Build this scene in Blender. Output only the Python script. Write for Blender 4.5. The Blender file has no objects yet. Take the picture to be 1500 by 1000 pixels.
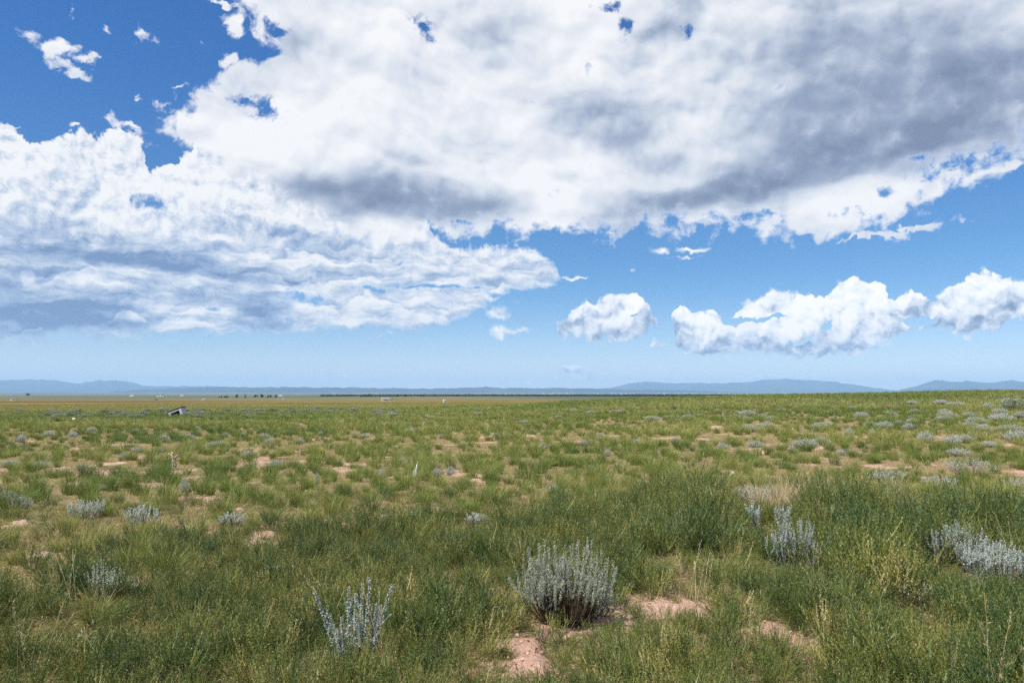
import bpy, math, random
import numpy as np
from mathutils import Vector, Matrix, Euler

R = math.radians
rng = np.random.default_rng(7)
scene = bpy.context.scene
COL = scene.collection

# ------------------------------------------------------------------ camera
F = 1155.0                      # focal length in photograph pixels (1500 wide)
EYE = 1.65
HOR = 576.0                     # eye level row
PITCH = math.atan((HOR - 500.0) / F)
cam_d = bpy.data.cameras.new("camera")
cam = bpy.data.objects.new("camera", cam_d)
COL.objects.link(cam)
cam_d.sensor_width = 36.0
cam_d.lens = 36.0 * F / 1500.0
cam_d.clip_start = 0.05
cam_d.clip_end = 200000.0
cam.location = (0, 0, EYE)
cam.rotation_euler = (math.pi / 2 + PITCH, 0, 0)
scene.camera = cam


def ray(px, py):
    u = (px - 750.0) / F
    v = (500.0 - py) / F
    return np.array([u, math.cos(PITCH) - v * math.sin(PITCH), math.sin(PITCH) + v * math.cos(PITCH)])


def azel(px, py):
    d = ray(px, py)
    return math.atan2(d[0], d[1]), math.atan2(d[2], math.hypot(d[0], d[1]))


# ------------------------------------------------------------------ terrain
def sstep(a, b, x):
    t = np.clip((x - a) / (b - a), 0, 1)
    return t * t * (3 - 2 * t)


_perm = np.random.default_rng(3).random((256, 256))


def vnoise(x, y):
    x = np.asarray(x, float); y = np.asarray(y, float)
    xi = np.floor(x).astype(int); yi = np.floor(y).astype(int)
    fx = x - xi; fy = y - yi
    fx = fx * fx * (3 - 2 * fx); fy = fy * fy * (3 - 2 * fy)
    g = lambda i, j: _perm[i & 255, j & 255]
    return (g(xi, yi) * (1 - fx) + g(xi + 1, yi) * fx) * (1 - fy) + (g(xi, yi + 1) * (1 - fx) + g(xi + 1, yi + 1) * fx) * fy


def fbm(x, y, o=4):
    s = 0; a = 0.5; n = 0
    for i in range(o):
        s = s + a * vnoise(x * 2 ** i + 17.3 * i, y * 2 ** i + 9.1 * i); n += a; a *= 0.5
    return s / n


_gx = [-400, -62, -45, -18, 0, 9, 24, 46, 60, 400]
_gh = [-0.9, -0.78, -0.72, -0.62, -0.1, 0.5, 1.05, 1.62, 2.0, 5.0]
_pd = [0, 100, 260, 420, 700, 1200, 2500, 6000, 11000, 16000, 22000, 70000]
_ph = [-1.2, -1.6, -3.4, -3.7, -4.6, -5.6, -7.6, -13, -16, 4, 30, 40]


def H(x, y):
    x = np.asarray(x, float); y = np.asarray(y, float)
    D = np.hypot(x, y)
    near = np.interp(x, _gx, _gh) * sstep(8, 105, y)
    plain = np.interp(np.log(D + 1), np.log(np.array(_pd) + 1.0), _ph) + (fbm(x / 700, y / 900) - 0.5) * np.clip(D / 900, 0, 1) * 3
    b = sstep(105, 250, D)
    z = near * (1 - b) + plain * b
    z = z + (fbm(x / 9 + 5, y / 9, 3) - 0.5) * 0.34 * sstep(4, 14, D) * (1 - sstep(300, 900, D))
    z = z + (fbm(x / 1.1 + 31, y / 1.1 + 8, 3) - 0.5) * 0.10 * (1 - sstep(40, 90, D))
    return z


H0 = float(H(0.0, 0.0))


def place(px, py):
    """ground point seen at a pixel of the photograph"""
    d = ray(px, py)
    t = 2.0
    prev = 2.0
    while t < 60000:
        p = d * t
        if EYE + p[2] < float(H(p[0], p[1])):
            lo, hi = prev, t
            for _ in range(30):
                m = (lo + hi) / 2
                q = d * m
                if EYE + q[2] < float(H(q[0], q[1])):
                    hi = m
                else:
                    lo = m
            q = d * hi
            return float(q[0]), float(q[1]), float(H(q[0], q[1]))
        prev = t
        t *= 1.01
    q = d * t
    return float(q[0]), float(q[1]), float(H(q[0], q[1]))


# ------------------------------------------------------------------ helpers
def mesh_obj(name, verts, faces, mats, parent=None, smooth=False, link=True, matidx=None, attrs=None):
    """faces: array (n,k) of one size, or list of such arrays"""
    me = bpy.data.meshes.new(name)
    verts = np.asarray(verts, np.float32).reshape(-1, 3)
    fl = faces if isinstance(faces, list) else [faces]
    fl = [np.asarray(f, np.int32) for f in fl if len(f)]
    nl = sum(f.size for f in fl)
    nf = sum(len(f) for f in fl)
    me.vertices.add(len(verts)); me.vertices.foreach_set("co", verts.ravel())
    me.loops.add(nl); me.loops.foreach_set("vertex_index", np.concatenate([f.ravel() for f in fl]))
    tot = np.concatenate([np.full(len(f), f.shape[1], np.int32) for f in fl])
    st = np.concatenate([[0], np.cumsum(tot)[:-1]]).astype(np.int32)
    me.polygons.add(nf); me.polygons.foreach_set("loop_start", st)
    me.polygons.foreach_set("loop_total", tot)
    for m in (mats if isinstance(mats, (list, tuple)) else [mats]):
        me.materials.append(m)
    if matidx is not None:
        me.polygons.foreach_set("material_index", np.asarray(matidx, np.int32))
    me.polygons.foreach_set("use_smooth", np.full(nf, bool(smooth)))
    if attrs:
        for k, v in attrs.items():
            a = me.attributes.new(k, 'FLOAT', 'POINT')
            a.data.foreach_set("value", np.asarray(v, np.float32))
    me.update(calc_edges=True)
    o = bpy.data.objects.new(name, me)
    if link:
        COL.objects.link(o)
    if parent:
        o.parent = parent
    return o


def tag(o, label=None, cat=None, group=None, kind=None):
    if label: o["label"] = label
    if cat: o["category"] = cat
    if group: o["group"] = group
    if kind: o["kind"] = kind
    return o


def empty(name, loc, rz=0.0):
    o = bpy.data.objects.new(name, None)
    o.empty_display_size = 0.2
    COL.objects.link(o)
    o.location = loc
    o.rotation_euler = (0, 0, rz)
    return o


class NT:
    """small wrapper for building shader node trees"""
    def __init__(self, tree):
        self.t = tree
        tree.nodes.clear()

    def n(self, typ, **kw):
        nd = self.t.nodes.new(typ)
        for k, v in kw.items():
            setattr(nd, k, v)
        return nd

    def put(self, sock, v):
        if v is None:
            return
        if hasattr(v, "is_output"):
            self.t.links.new(v, sock)
        else:
            sock.default_value = v

    def m(self, op, a, b=None, c=None, clamp=False):
        nd = self.n("ShaderNodeMath", operation=op, use_clamp=clamp)
        for i, v in enumerate((a, b, c)):
            self.put(nd.inputs[i], v)
        return nd.outputs[0]

    def v(self, op, a, b=None, s=None):
        nd = self.n("ShaderNodeVectorMath", operation=op)
        self.put(nd.inputs[0], a)
        self.put(nd.inputs[1], b)
        if s is not None:
            self.put(nd.inputs["Scale"], s)
        return nd.outputs["Value" if op in ("LENGTH", "DOT_PRODUCT", "DISTANCE") else "Vector"]

    def noise(self, vec, scale, detail=4, rough=0.5, lac=2.0, dist=0.0, col=False, typ='FBM', dims='2D'):
        nd = self.n("ShaderNodeTexNoise", noise_dimensions=dims, noise_type=typ)
        self.put(nd.inputs["Vector"], vec)
        nd.inputs["Scale"].default_value = scale
        nd.inputs["Detail"].default_value = detail
        nd.inputs["Roughness"].default_value = rough
        nd.inputs["Lacunarity"].default_value = lac
        nd.inputs["Distortion"].default_value = dist
        return nd.outputs["Color" if col else "Fac"]

    def voro(self, vec, scale, detail=2, rough=0.5, feature='F1', smooth=None):
        nd = self.n("ShaderNodeTexVoronoi", feature=feature, voronoi_dimensions='2D', normalize=True)
        self.put(nd.inputs["Vector"], vec)
        nd.inputs["Scale"].default_value = scale
        nd.inputs["Detail"].default_value = detail
        nd.inputs["Roughness"].default_value = rough
        if smooth is not None:
            nd.inputs["Smoothness"].default_value = smooth
        return nd.outputs["Distance"]

    def ss(self, x, a, b, lo=0.0, hi=1.0):
        nd = self.n("ShaderNodeMapRange", interpolation_type='SMOOTHSTEP')
        self.put(nd.inputs[0], x)
        for i, v in zip((1, 2, 3, 4), (a, b, lo, hi)):
            self.put(nd.inputs[i], v)
        return nd.outputs[0]

    def lin(self, x, a, b, lo=0.0, hi=1.0):
        nd = self.n("ShaderNodeMapRange")
        self.put(nd.inputs[0], x)
        for i, v in zip((1, 2, 3, 4), (a, b, lo, hi)):
            self.put(nd.inputs[i], v)
        return nd.outputs[0]

    def mix(self, f, a, b, blend='MIX'):
        nd = self.n("ShaderNodeMix", data_type='RGBA', blend_type=blend)
        self.put(nd.inputs[0], f)
        for i, v in ((6, a), (7, b)):
            if isinstance(v, (tuple, list)) and len(v) == 3:
                v = (*v, 1)
            self.put(nd.inputs[i], v)
        return nd.outputs[2]

    def ramp(self, x, stops, interp='LINEAR'):
        nd = self.n("ShaderNodeValToRGB")
        cr = nd.color_ramp
        cr.interpolation = interp
        while len(cr.elements) < len(stops):
            cr.elements.new(0.5)
        for e, (p, c) in zip(cr.elements, stops):
            e.position = p
            e.color = (*c, 1) if len(c) == 3 else c
        self.put(nd.inputs[0], x)
        return nd.outputs[0]

    def curve(self, x, pts):
        nd = self.n("ShaderNodeFloatCurve")
        cm = nd.mapping
        c = cm.curves[0]
        pts = sorted(pts)
        while len(c.points) < len(pts):
            c.points.new(0.5, 0.5)
        for p, (px, py) in zip(c.points, pts):
            p.location = (px, py)
            p.handle_type = 'VECTOR'
        cm.use_clip = False
        cm.update()
        self.put(nd.inputs["Value"], x)
        return nd.outputs[0]

    def sep(self, v):
        nd = self.n("ShaderNodeSeparateXYZ")
        self.put(nd.inputs[0], v)
        return nd.outputs

    def comb(self, x, y, z=0.0):
        nd = self.n("ShaderNodeCombineXYZ")
        for i, v in enumerate((x, y, z)):
            self.put(nd.inputs[i], v)
        return nd.outputs[0]

    def mapping(self, vec, loc=(0, 0, 0), rot=(0, 0, 0), scale=(1, 1, 1), typ='POINT'):
        nd = self.n("ShaderNodeMapping", vector_type=typ)
        self.put(nd.inputs[0], vec)
        nd.inputs[1].default_value = loc
        nd.inputs[2].default_value = rot
        nd.inputs[3].default_value = scale
        return nd.outputs[0]


def material(name):
    m = bpy.data.materials.new(name)
    m.use_nodes = True
    return m, NT(m.node_tree)


def srgb(r, g, b):
    f = lambda c: c / 12.92 if c <= 0.04045 else ((c + 0.055) / 1.055) ** 2.4
    return (f(r / 255), f(g / 255), f(b / 255))


# ------------------------------------------------------------------ sun and sky
SUN_EL = R(57)
SUN_AZ = R(-128)                # measured from the view direction, negative = towards the left
sun_d = bpy.data.lights.new("sun", 'SUN')
sun = bpy.data.objects.new("sun", sun_d)
COL.objects.link(sun)
sun_d.energy = 5.0
sun_d.angle = R(0.53)
sun_d.color = (1.0, 0.955, 0.88)
sdir = Vector((math.sin(SUN_AZ) * math.cos(SUN_EL), math.cos(SUN_AZ) * math.cos(SUN_EL), math.sin(SUN_EL)))
sun.rotation_euler = sdir.to_track_quat('Z', 'Y').to_euler()
# ------------------------------------------------------------------ world: sky and clouds
world = bpy.data.worlds.new("World")
scene.world = world
world.use_nodes = True
W = NT(world.node_tree)
sky = W.n("ShaderNodeTexSky", sky_type='NISHITA')
sky.sun_disc = False
sky.sun_elevation = SUN_EL
sky.sun_rotation = SUN_AZ
sky.altitude = 1800
sky.air_density = 1.0
sky.dust_density = 0.25
sky.ozone_density = 2.2

gen = W.n("ShaderNodeTexCoord").outputs["Generated"]
gx, gy, gz = W.sep(gen)
AZ = W.m('ARCTAN2', gx, gy)
EL = W.m('ARCSINE', gz)
P0 = W.comb(AZ, EL, 0.0)
A0, A1 = -0.9, 0.9
E1 = 0.6


def crv(nt, az, pts):
    """curve elevation(azimuth) through photograph points; returns elevation socket"""
    x = nt.lin(az, A0, A1)
    q = []
    for px, py in pts:
        a, e = azel(px, py)
        q.append(((a - A0) / (A1 - A0), e / E1))
    q.append((0.0, q[0][1])) if q[0][0] > 0 else None
    q.append((1.0, q[-1][1])) if q[-1][0] < 1 else None
    y = nt.curve(x, q)
    return nt.m('MULTIPLY', y, E1)


def blob(nt, P, px, py, rx, ry, rot=0.0):
    a, e = azel(px, py)
    vec = nt.mapping(P, (a, e, 0), (0, 0, R(rot)), (rx / F / math.cos(e), ry / F, 1), 'TEXTURE')
    nd = nt.n("ShaderNodeTexGradient", gradient_type='SPHERICAL')
    nt.put(nd.inputs[0], vec)
    return nd.outputs["Fac"]


def blobs(nt, P, lst, op='MAXIMUM'):
    acc = None
    for b in lst:
        w = b[5] if len(b) > 5 else 1.0
        f = blob(nt, P, *b[:5]) if len(b) > 4 else blob(nt, P, *b[:4])
        if w != 1.0:
            f = nt.m('MULTIPLY', f, w)
        acc = f if acc is None else nt.m(op, acc, f)
    return acc


def warp(nt, P, lst):
    out = P
    for sc, amp, det, st in lst:
        q = nt.mapping(P, scale=(st, 1, 1)) if st != 1 else P
        c = nt.noise(q, sc, det, 0.55, col=True)
        c = nt.v('SUBTRACT', c, (0.5, 0.5, 0.5))
        c = nt.v('MULTIPLY', c, (amp, amp, 0))
        out = nt.v('ADD', out, c)
    return out


PXR = 1.0 / F


def between(nt, az, el, top, bot, soft):
    """positive inside a strip between two curves, in units of soft pixels"""
    t = nt.m('SUBTRACT', crv(nt, az, top), el)
    b = nt.m('SUBTRACT', el, crv(nt, az, bot))
    m = nt.m('MINIMUM', t, b)
    m = nt.m('MULTIPLY', m, 1.0 / (soft * PXR))
    return nt.m('MAXIMUM', nt.m('MINIMUM', m, 1.7), -6.0)


# ---- cumulus on the horizon side (crisp, puffy)
CU_TOP = [(-200, 600), (805, 560), (812, 482), (822, 479), (834, 470), (838, 456), (850, 449), (868, 450), (884, 441), (905, 432), (922, 430), (938, 440), (950, 454),
          (958, 462), (966, 480), (975, 560), (978, 560), (986, 470), (1000, 450), (1018, 455), (1040, 456), (1060, 455), (1090, 448), (1120, 437), (1150, 430), (1190, 430), (1210, 442),
          (1222, 422), (1245, 415), (1283, 408), (1300, 432), (1310, 450), (1330, 426), (1350, 430), (1370, 438), (1390, 425), (1420, 415), (1428, 402), (1450, 404), (1470, 412), (1500, 418), (1560, 430), (1640, 470), (1700, 600)]
CU_BOT = [(-200, 480), (805, 478), (812, 484), (838, 486), (880, 490), (920, 490), (960, 474), (975, 470), (985, 480), (990, 508), (1030, 516), (1080, 514), (1200, 517), (1260, 514), (1300, 498),
          (1315, 482), (1345, 476), (1360, 478), (1400, 481), (1460, 480), (1500, 462), (1600, 465), (1700, 470)]


def billow(P, sc):
    """rounded heads packed together, two sizes"""
    a = W.voro(P, sc, 0, 0.5, 'F1')
    b = W.voro(P, sc * 2.3, 0, 0.5, 'F1')
    c = W.voro(P, sc * 5.2, 0, 0.5, 'F1')
    h = W.m('SUBTRACT', 1.0, W.m('MULTIPLY', W.m('POWER', a, 2.0), 1.9))
    h = W.m('SUBTRACT', h, W.m('MULTIPLY', W.m('POWER', b, 2.0), 0.95))
    return W.m('SUBTRACT', h, W.m('MULTIPLY', W.m('POWER', c, 2.0), 0.5))


def puffs(P, sc, k):
    b = billow(P, sc)
    f = W.noise(P, sc * 0.8, 7, 0.60)
    return W.m('ADD', W.m('MULTIPLY', W.m('SUBTRACT', b, 0.45), k), W.m('MULTIPLY', W.m('SUBTRACT', f, 0.5), 3.0)), f


def cu_density():
    P = warp(W, P0, [(34, 0.020, 4, 1.0)])
    a, e, _ = W.sep(P)
    M = between(W, a, e, CU_TOP, CU_BOT, 13)
    Pf = warp(W, P, [(60, 0.016, 4, 0.7)])
    far = blobs(W, Pf, [(845, 547, 40, 16, 0, 1.7), (775, 556, 46, 8), (505, 551, 30, 5), (1110, 552, 80, 7), (1000, 556, 120, 5), (1180, 549, 40, 9), (40, 538, 60, 14, 0, .5), (725, 462, 34, 22, 8), (1010, 366, 60, 9), (968, 364, 36, 16), (898, 345, 24, 8), (965, 502, 20, 9), (960, 500, 12, 9), (835, 404, 30, 9), (1290, 497, 20, 10, 0, .7),
                         (760, 443, 30, 12, 0, .6), (930, 392, 12, 7, 0, .7), (744, 484, 72, 14, 4), (850, 403, 32, 7), (550, 490, 60, 6), (1000, 377, 70, 5, 0, .8)])
    M = W.m('MAXIMUM', M, W.m('SUBTRACT', W.m('MULTIPLY', far, 3.4), 1.9))
    global far_w
    far_w = W.ss(far, 0.1, 0.4)
    gaps = blobs(W, Pf, [(1110, 469, 80, 11, 3), (1208, 478, 18, 12), (1065, 452, 16, 14), (1345, 470, 30, 9), (925, 462, 16, 9), (1180, 500, 40, 6)])
    M = W.m('SUBTRACT', M, W.m('MULTIPLY', gaps, 3.2))
    t, f = puffs(P, 30, 1.5)
    t2, _ = puffs(W.v('ADD', P, (-5 * PXR, 9 * PXR, 0)), 30, 1.5)
    d = W.m('ADD', W.m('ADD', M, 0.3), W.m('MULTIPLY', t, 0.75))
    return d, M, a, e, f, W.m('SUBTRACT', t, t2)


cu, cuM, cua, cue, cuf, cul = cu_density()
cu_alpha = W.ss(cu, 0.05, W.m('ADD', 0.45, W.m('MULTIPLY', far_w, 1.5)))
cu_light = W.m('MULTIPLY', cul, 0.46)
# height inside the strip: the flat base is in its own shade
hb = W.lin(W.m('SUBTRACT', cue, crv(W, cua, CU_BOT)), 0.0, 46 * PXR)
cu_s = W.m('ADD', W.m('ADD', 0.30, cu_light), W.m('MULTIPLY', hb, 0.58))
cu_s = W.m('ADD', cu_s, W.m('MULTIPLY', W.m('SUBTRACT', cuf, 0.5), 0.25))
CLOUD_STOPS = [(0.0, srgb(120, 137, 166)), (0.25, srgb(160, 177, 204)), (0.5, srgb(206, 216, 231)), (0.75, srgb(238, 242, 248)), (1.0, srgb(254, 254, 254))]
cu_s = W.m('ADD', cu_s, W.m('MULTIPLY', far_w, W.lin(hb, 0.0, 0.5, 0.34, 0.0)))
cu_alpha = W.m('MULTIPLY', cu_alpha, W.ss(EL, 0.0, 0.03, 0.5, 1.0))
cu_col = W.ramp(cu_s, CLOUD_STOPS)

# ---- left bank: towering heap above, flat layered sheets below
BK_TOP = [(-300, 230), (-40, 200), (0, 188), (20, 196), (32, 222), (48, 228), (65, 220), (90, 205), (118, 196), (150, 212), (160, 206), (178, 203), (205, 216), (216, 240), (222, 262), (240, 246), (265, 234), (300, 226), (500, 260), (620, 330), (650, 352), (690, 362), (740, 368), (780, 372),
          (800, 384), (822, 402), (835, 560), (1800, 600)]
BK_BOT = [(-300, 505), (0, 506), (60, 500), (110, 492), (200, 497), (330, 488), (450, 487), (520, 482), (600, 480), (650, 472), (690, 458), (712, 446), (735, 430), (745, 418), (800, 413), (820, 408), (835, 390), (1800, 390)]


def bk_tex(P, puff):
    v = W.m('SUBTRACT', 1.05, billow(P, 14))
    f1 = W.noise(P, 75, 5, 0.62)
    f2 = W.noise(W.mapping(P, scale=(0.26, 1.0, 1)), 85, 5, 0.6)
    f = W.m('ADD', W.m('MULTIPLY', f1, W.m('ADD', 0.35, W.m('MULTIPLY', puff, 0.65))), W.m('MULTIPLY', f2, W.m('SUBTRACT', 0.65, W.m('MULTIPLY', puff, 0.65))))
    d = W.m('MULTIPLY', W.m('SUBTRACT', 0.62, v), W.m('ADD', 0.40, W.m('MULTIPLY', puff, 1.5)))
    return W.m('ADD', d, W.m('MULTIPLY', W.m('SUBTRACT', f, 0.5), 2.6)), f2


def bk_density():
    P = warp(W, P0, [(24, 0.022, 4, 0.75)])
    a, e, _ = W.sep(P)
    M = between(W, a, e, BK_TOP, BK_BOT, 15)
    holes = blobs(W, P, [(217, 297, 38, 15), (442, 434, 48, 17), (640, 422, 140, 5, -1), (585, 385, 14, 6), (420, 470, 8, 5), (312, 449, 16, 4), (560, 425, 90, 5, 0, .8), (730, 432, 40, 7)])
    hole = W.m('MULTIPLY', W.ss(W.m('ADD', holes, W.m('MULTIPLY', W.m('SUBTRACT', W.noise(P, 60, 5, 0.6), 0.5), 2.0)), 0.18, 0.9), W.ss(holes, 0.02, 0.25))
    # puffs in the heap at the top, flat streaks lower down
    puff = W.ss(e, azel(0, 360)[1], azel(0, 270)[1])
    t, f2 = bk_tex(P, puff)
    t2, _ = bk_tex(W.v('ADD', P, (-6 * PXR, 11 * PXR, 0)), puff)
    return W.m('ADD', W.m('ADD', M, 0.3), W.m('MULTIPLY', t, 0.85)), f2, puff, P, a, e, W.m('SUBTRACT', t, t2), hole


bk, bkf2, bkp, bkP, bka, bke, bkl, bkh = bk_density()
bk_soft = W.m('SUBTRACT', W.ss(bke, azel(0, 505)[1], azel(0, 440)[1], 1.8, 0.8), W.m('MULTIPLY', bkp, 0.4))
bk_alpha = W.m('MULTIPLY', W.ss(bk, -0.05, bk_soft), W.m('SUBTRACT', 1.0, bkh))
bk_light = W.m('MULTIPLY', bkl, 0.40)
dark_bk = blobs(W, bkP, [(60, 470, 170, 40, -3, .8), (130, 460, 90, 40, 0, .6), (10, 440, 90, 50, 0, .5), (385, 460, 60, 44, -20, .95), (300, 395, 220, 22, -4, .75), (130, 378, 190, 18, 0, .75), (60, 340, 110, 30, 0, .55), (420, 345, 180, 24, -8, .7), (540, 400, 160, 10, 0, .3), (120, 290, 90, 40, 10, .25),
                         (230, 360, 120, 16, 0, .6), (30, 400, 90, 18, 0, .5), (260, 430, 130, 20, 0, .5)], 'ADD')
bk_s = W.m('ADD', 0.66, bk_light)
bk_s = W.m('SUBTRACT', bk_s, W.m('MULTIPLY', dark_bk, W.m('ADD', 0.35, W.m('MULTIPLY', bkf2, 0.75))))
bk_s = W.m('ADD', bk_s, W.m('MULTIPLY', W.m('SUBTRACT', bkf2, 0.5), W.m('SUBTRACT', 0.75, W.m('MULTIPLY', bkp, 0.45))))
bk_s = W.m('ADD', bk_s, W.m('MULTIPLY', bkp, 0.24))
# shelves: each flat layer is grey towards its base and bright along its rounded top
sh_p = W.v('ADD', bkP, W.v('MULTIPLY', W.v('SUBTRACT', W.noise(W.mapping(bkP, scale=(0.6, 1, 1)), 10, 4, 0.55, col=True), (0.5, 0.5, 0.5)), (0.0, 0.13, 0.0)))
sh_e = W.m('ADD', W.sep(sh_p)[1], W.m('MULTIPLY', billow(W.mapping(bkP, scale=(0.8, 1, 1)), 20), 0.018))
sh_u = W.m('FRACT', W.m('DIVIDE', sh_e, 0.036))
sh_w = W.m('MULTIPLY', W.m('SUBTRACT', 1.0, bkp), W.ss(W.noise(W.mapping(bkP, scale=(0.8, 1, 1)), 9, 2, 0.5), 0.38, 0.60))
bk_s = W.m('ADD', bk_s, W.m('MULTIPLY', W.m('SUBTRACT', W.m('MULTIPLY', sh_u, W.ss(sh_u, 1.0, 0.88)), 0.40), W.m('MULTIPLY', sh_w, 0.46)))
bk_col = W.ramp(bk_s, [(0.0, srgb(112, 140, 184)), (0.3, srgb(160, 182, 214)), (0.6, srgb(208, 219, 235)), (0.85, srgb(242, 244, 249)), (1.0, srgb(254, 254, 254))])

# ---- the high deck that fills the top
DK_LOW = [(-400, 40), (180, 120), (232, 160), (240, 195), (262, 214), (275, 238), (230, 262), (210, 300), (260, 340), (500, 352), (640, 350), (690, 356), (760, 350), (830, 345), (900, 340), (1000, 336), (1060, 335), (1110, 342), (1160, 356), (1190, 364), (1230, 356), (1290, 338), (1340, 318), (1400, 292), (1440, 276), (1465, 262), (1476, 238), (1500, 226), (1560, 224), (1800, 210)]
# left edge: azimuth as a function of elevation, given as (row, column)
DK_LEFT = [(-60, 330), (0, 348), (30, 352), (60, 372), (82, 392), (95, 345), (110, 300), (130, 290), (150, 262), (175, 248), (195, 238), (225, 268), (240, 250), (262, 215), (300, 190), (350, 180), (420, 180), (560, 180)]


def rowcurve(nt, el, pts):
    x = nt.lin(el, -0.1, 0.7)
    q = []
    for py, px in pts:
        a, e = azel(px, py)
        q.append(((e + 0.1) / 0.8, (a - A0) / (A1 - A0)))
    q.sort()
    if q[0][0] > 0: q.insert(0, (0, q[0][1]))
    if q[-1][0] < 1: q.append((1, q[-1][1]))
    return nt.lin(nt.curve(x, q), 0, 1, A0, A1)


def dk_density():
    P = warp(W, P0, [(9, 0.022, 2, 0.75), (50, 0.010, 3, 0.8)])
    a, e, _ = W.sep(P)
    lo = W.m('MULTIPLY', W.m('SUBTRACT', e, crv(W, a, DK_LOW)), F / 26)
    le = W.m('MULTIPLY', W.m('SUBTRACT', a, rowcurve(W, e, DK_LEFT)), F / 26)
    M = W.m('MAXIMUM', W.m('MINIMUM', W.m('MINIMUM', lo, le), 1.9), -6.0)
    holes = blobs(W, P, [(382, 162, 52, 22, -18), (620, 36, 30, 26, -30), (920, 42, 16, 26, 20), (897, 8, 24, 14), (1000, 48, 16, 14), (1112, 311, 46, 13), (1365, 300, 60, 14, 8), (1240, 312, 30, 14, 0, .8), (1300, 275, 16, 12, 0, .9), (675, 322, 34, 9), (730, 346, 50, 12, 0, .9), (400, 55, 26, 34, -25), (1420, 232, 110, 22, 3), (1345, 232, 30, 10)])
    Pw = warp(W, P, [(45, 0.034, 4, 0.8)])
    wis = blobs(W, Pw, [(70, 68, 52, 26, -6), (100, 108, 44, 18, -22), (150, 40, 34, 16, -10), (204, 44, 22, 30, 8), (130, 92, 28, 18), (195, 138, 13, 16), (103, 190, 14, 9), (10, 176, 26, 9, 0, .8), (190, 190, 60, 22, -8), (250, 145, 34, 24), (265, 126, 34, 9, 5, .9), (330, 6, 40, 12), (345, 40, 36, 24, -20), (335, 92, 30, 24),
                         (1330, 338, 120, 14, 10), (1270, 352, 90, 10, 5), (1480, 235, 40, 16, 0, .9), (103, 24, 12, 8, 0, .7), (290, 55, 14, 20, 0, .6), (240, 10, 20, 14, 0, .5)])
    M = W.m('MAXIMUM', M, W.m('SUBTRACT', W.m('MULTIPLY', wis, 3.0), 1.55))
    f1 = W.noise(P, 34, 7, 0.56)
    f2 = W.noise(P, 26, 5, 0.6, typ='RIDGED_MULTIFRACTAL')
    d = W.m('ADD', M, W.m('MULTIPLY', W.m('SUBTRACT', f1, 0.5), 4.2))
    d = W.m('SUBTRACT', d, W.m('MULTIPLY', W.m('SUBTRACT', f2, 0.6), 0.5))
    hole = W.ss(W.m('ADD', holes, W.m('MULTIPLY', W.m('SUBTRACT', W.noise(P, 60, 5, 0.6), 0.5), 2.4)), 0.18, 1.0)
    hole = W.m('MULTIPLY', hole, W.ss(holes, 0.02, 0.25))
    return d, f1, P, a, e, hole


dk, dkf, dkP, dka, dke, dkh = dk_density()
dk_alpha = W.m('MULTIPLY', W.ss(dk, 0.22, 1.35), W.m('SUBTRACT', 1.0, dkh))
# plane coordinates give the underside its perspective
pl = W.v('SCALE', W.comb(gx, gy, 0.0), None, W.m('DIVIDE', 1.0, W.m('ADD', W.m('MAXIMUM', gz, 0.0), 0.20)))
dkQ = warp(W, P0, [(7, 0.05, 3, 0.7)])


def dk_relief(off):
    p = W.v('ADD', dkQ, (off[0] * PXR, off[1] * PXR, 0)) if off else dkQ
    p = W.mapping(p, rot=(0, 0, R(12)), scale=(0.8, 1.2, 1))
    a = W.noise(p, 9, 4, 0.5)
    b = W.noise(p, 13, 5, 0.60, typ='RIDGED_MULTIFRACTAL')
    c = billow(p, 12)
    return a, W.m('SUBTRACT', W.m('MULTIPLY', b, 0.5), W.m('MULTIPLY', c, 0.45))


r0, b0 = dk_relief(None)
r1, b1 = dk_relief((-8, 13))
rl = W.noise(pl, 2.0, 3, 0.5)
dark_dk = blobs(W, dkQ, [(1330, 185, 360, 84, 6, 1.2), (1420, 150, 260, 90, 0, .8), (1180, 110, 150, 90, 10, .45), (1330, 60, 280, 80, 0, .35), (1180, 235, 150, 50, 12, .7), (1300, 90, 260, 60, 0, .55), (1050, 285, 210, 30, 6, 1.15), (930, 285, 120, 20, 0, .5), (590, 290, 210, 44, -4, 1.35), (450, 280, 130, 50, -10, .55), (720, 20, 120, 40, -6, .55), (700, 185, 60, 34, 10, .4),
                         (870, 170, 140, 60, -20, .45), (640, 310, 160, 30, 0, .5), (500, 110, 100, 60, 0, .3), (1260, 30, 200, 50, 0, .35), (400, 330, 140, 20, 0, .4), (1240, 240, 160, 24, 8, .5), (950, 190, 120, 50, 0, .2), (1500, 230, 160, 40, 0, .4)], 'ADD')
lite_dk = blobs(W, dkQ, [(1120, 215, 110, 50, 0, .8), (640, 70, 160, 60, 0, .5), (300, 190, 120, 90, 0, .6), (760, 230, 200, 40, 0, .5), (560, 180, 130, 60, 0, .4), (1360, 225, 180, 14, 4, .7), (1260, 300, 200, 40, 0, .9), (700, 335, 200, 18, 0, .6), (1380, 10, 120, 30, 0, .4), (1000, 100, 160, 60, 0, .3), (900, 320, 200, 14, 0, .5)], 'MAXIMUM')
dk_s = W.m('ADD', 0.67, W.m('MULTIPLY', W.m('SUBTRACT', b1, b0), 0.68))
dk_s = W.m('ADD', dk_s, W.m('MULTIPLY', W.m('SUBTRACT', r0, r1), 0.9))
dk_s = W.m('SUBTRACT', dk_s, W.m('MULTIPLY', W.m('SUBTRACT', b0, 0.15), 0.18))
dk_s = W.m('ADD', dk_s, W.m('MULTIPLY', W.m('SUBTRACT', r0, 0.5), 1.1))
dk_s = W.m('ADD', dk_s, W.m('MULTIPLY', W.m('SUBTRACT', rl, 0.5), 0.6))
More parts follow.
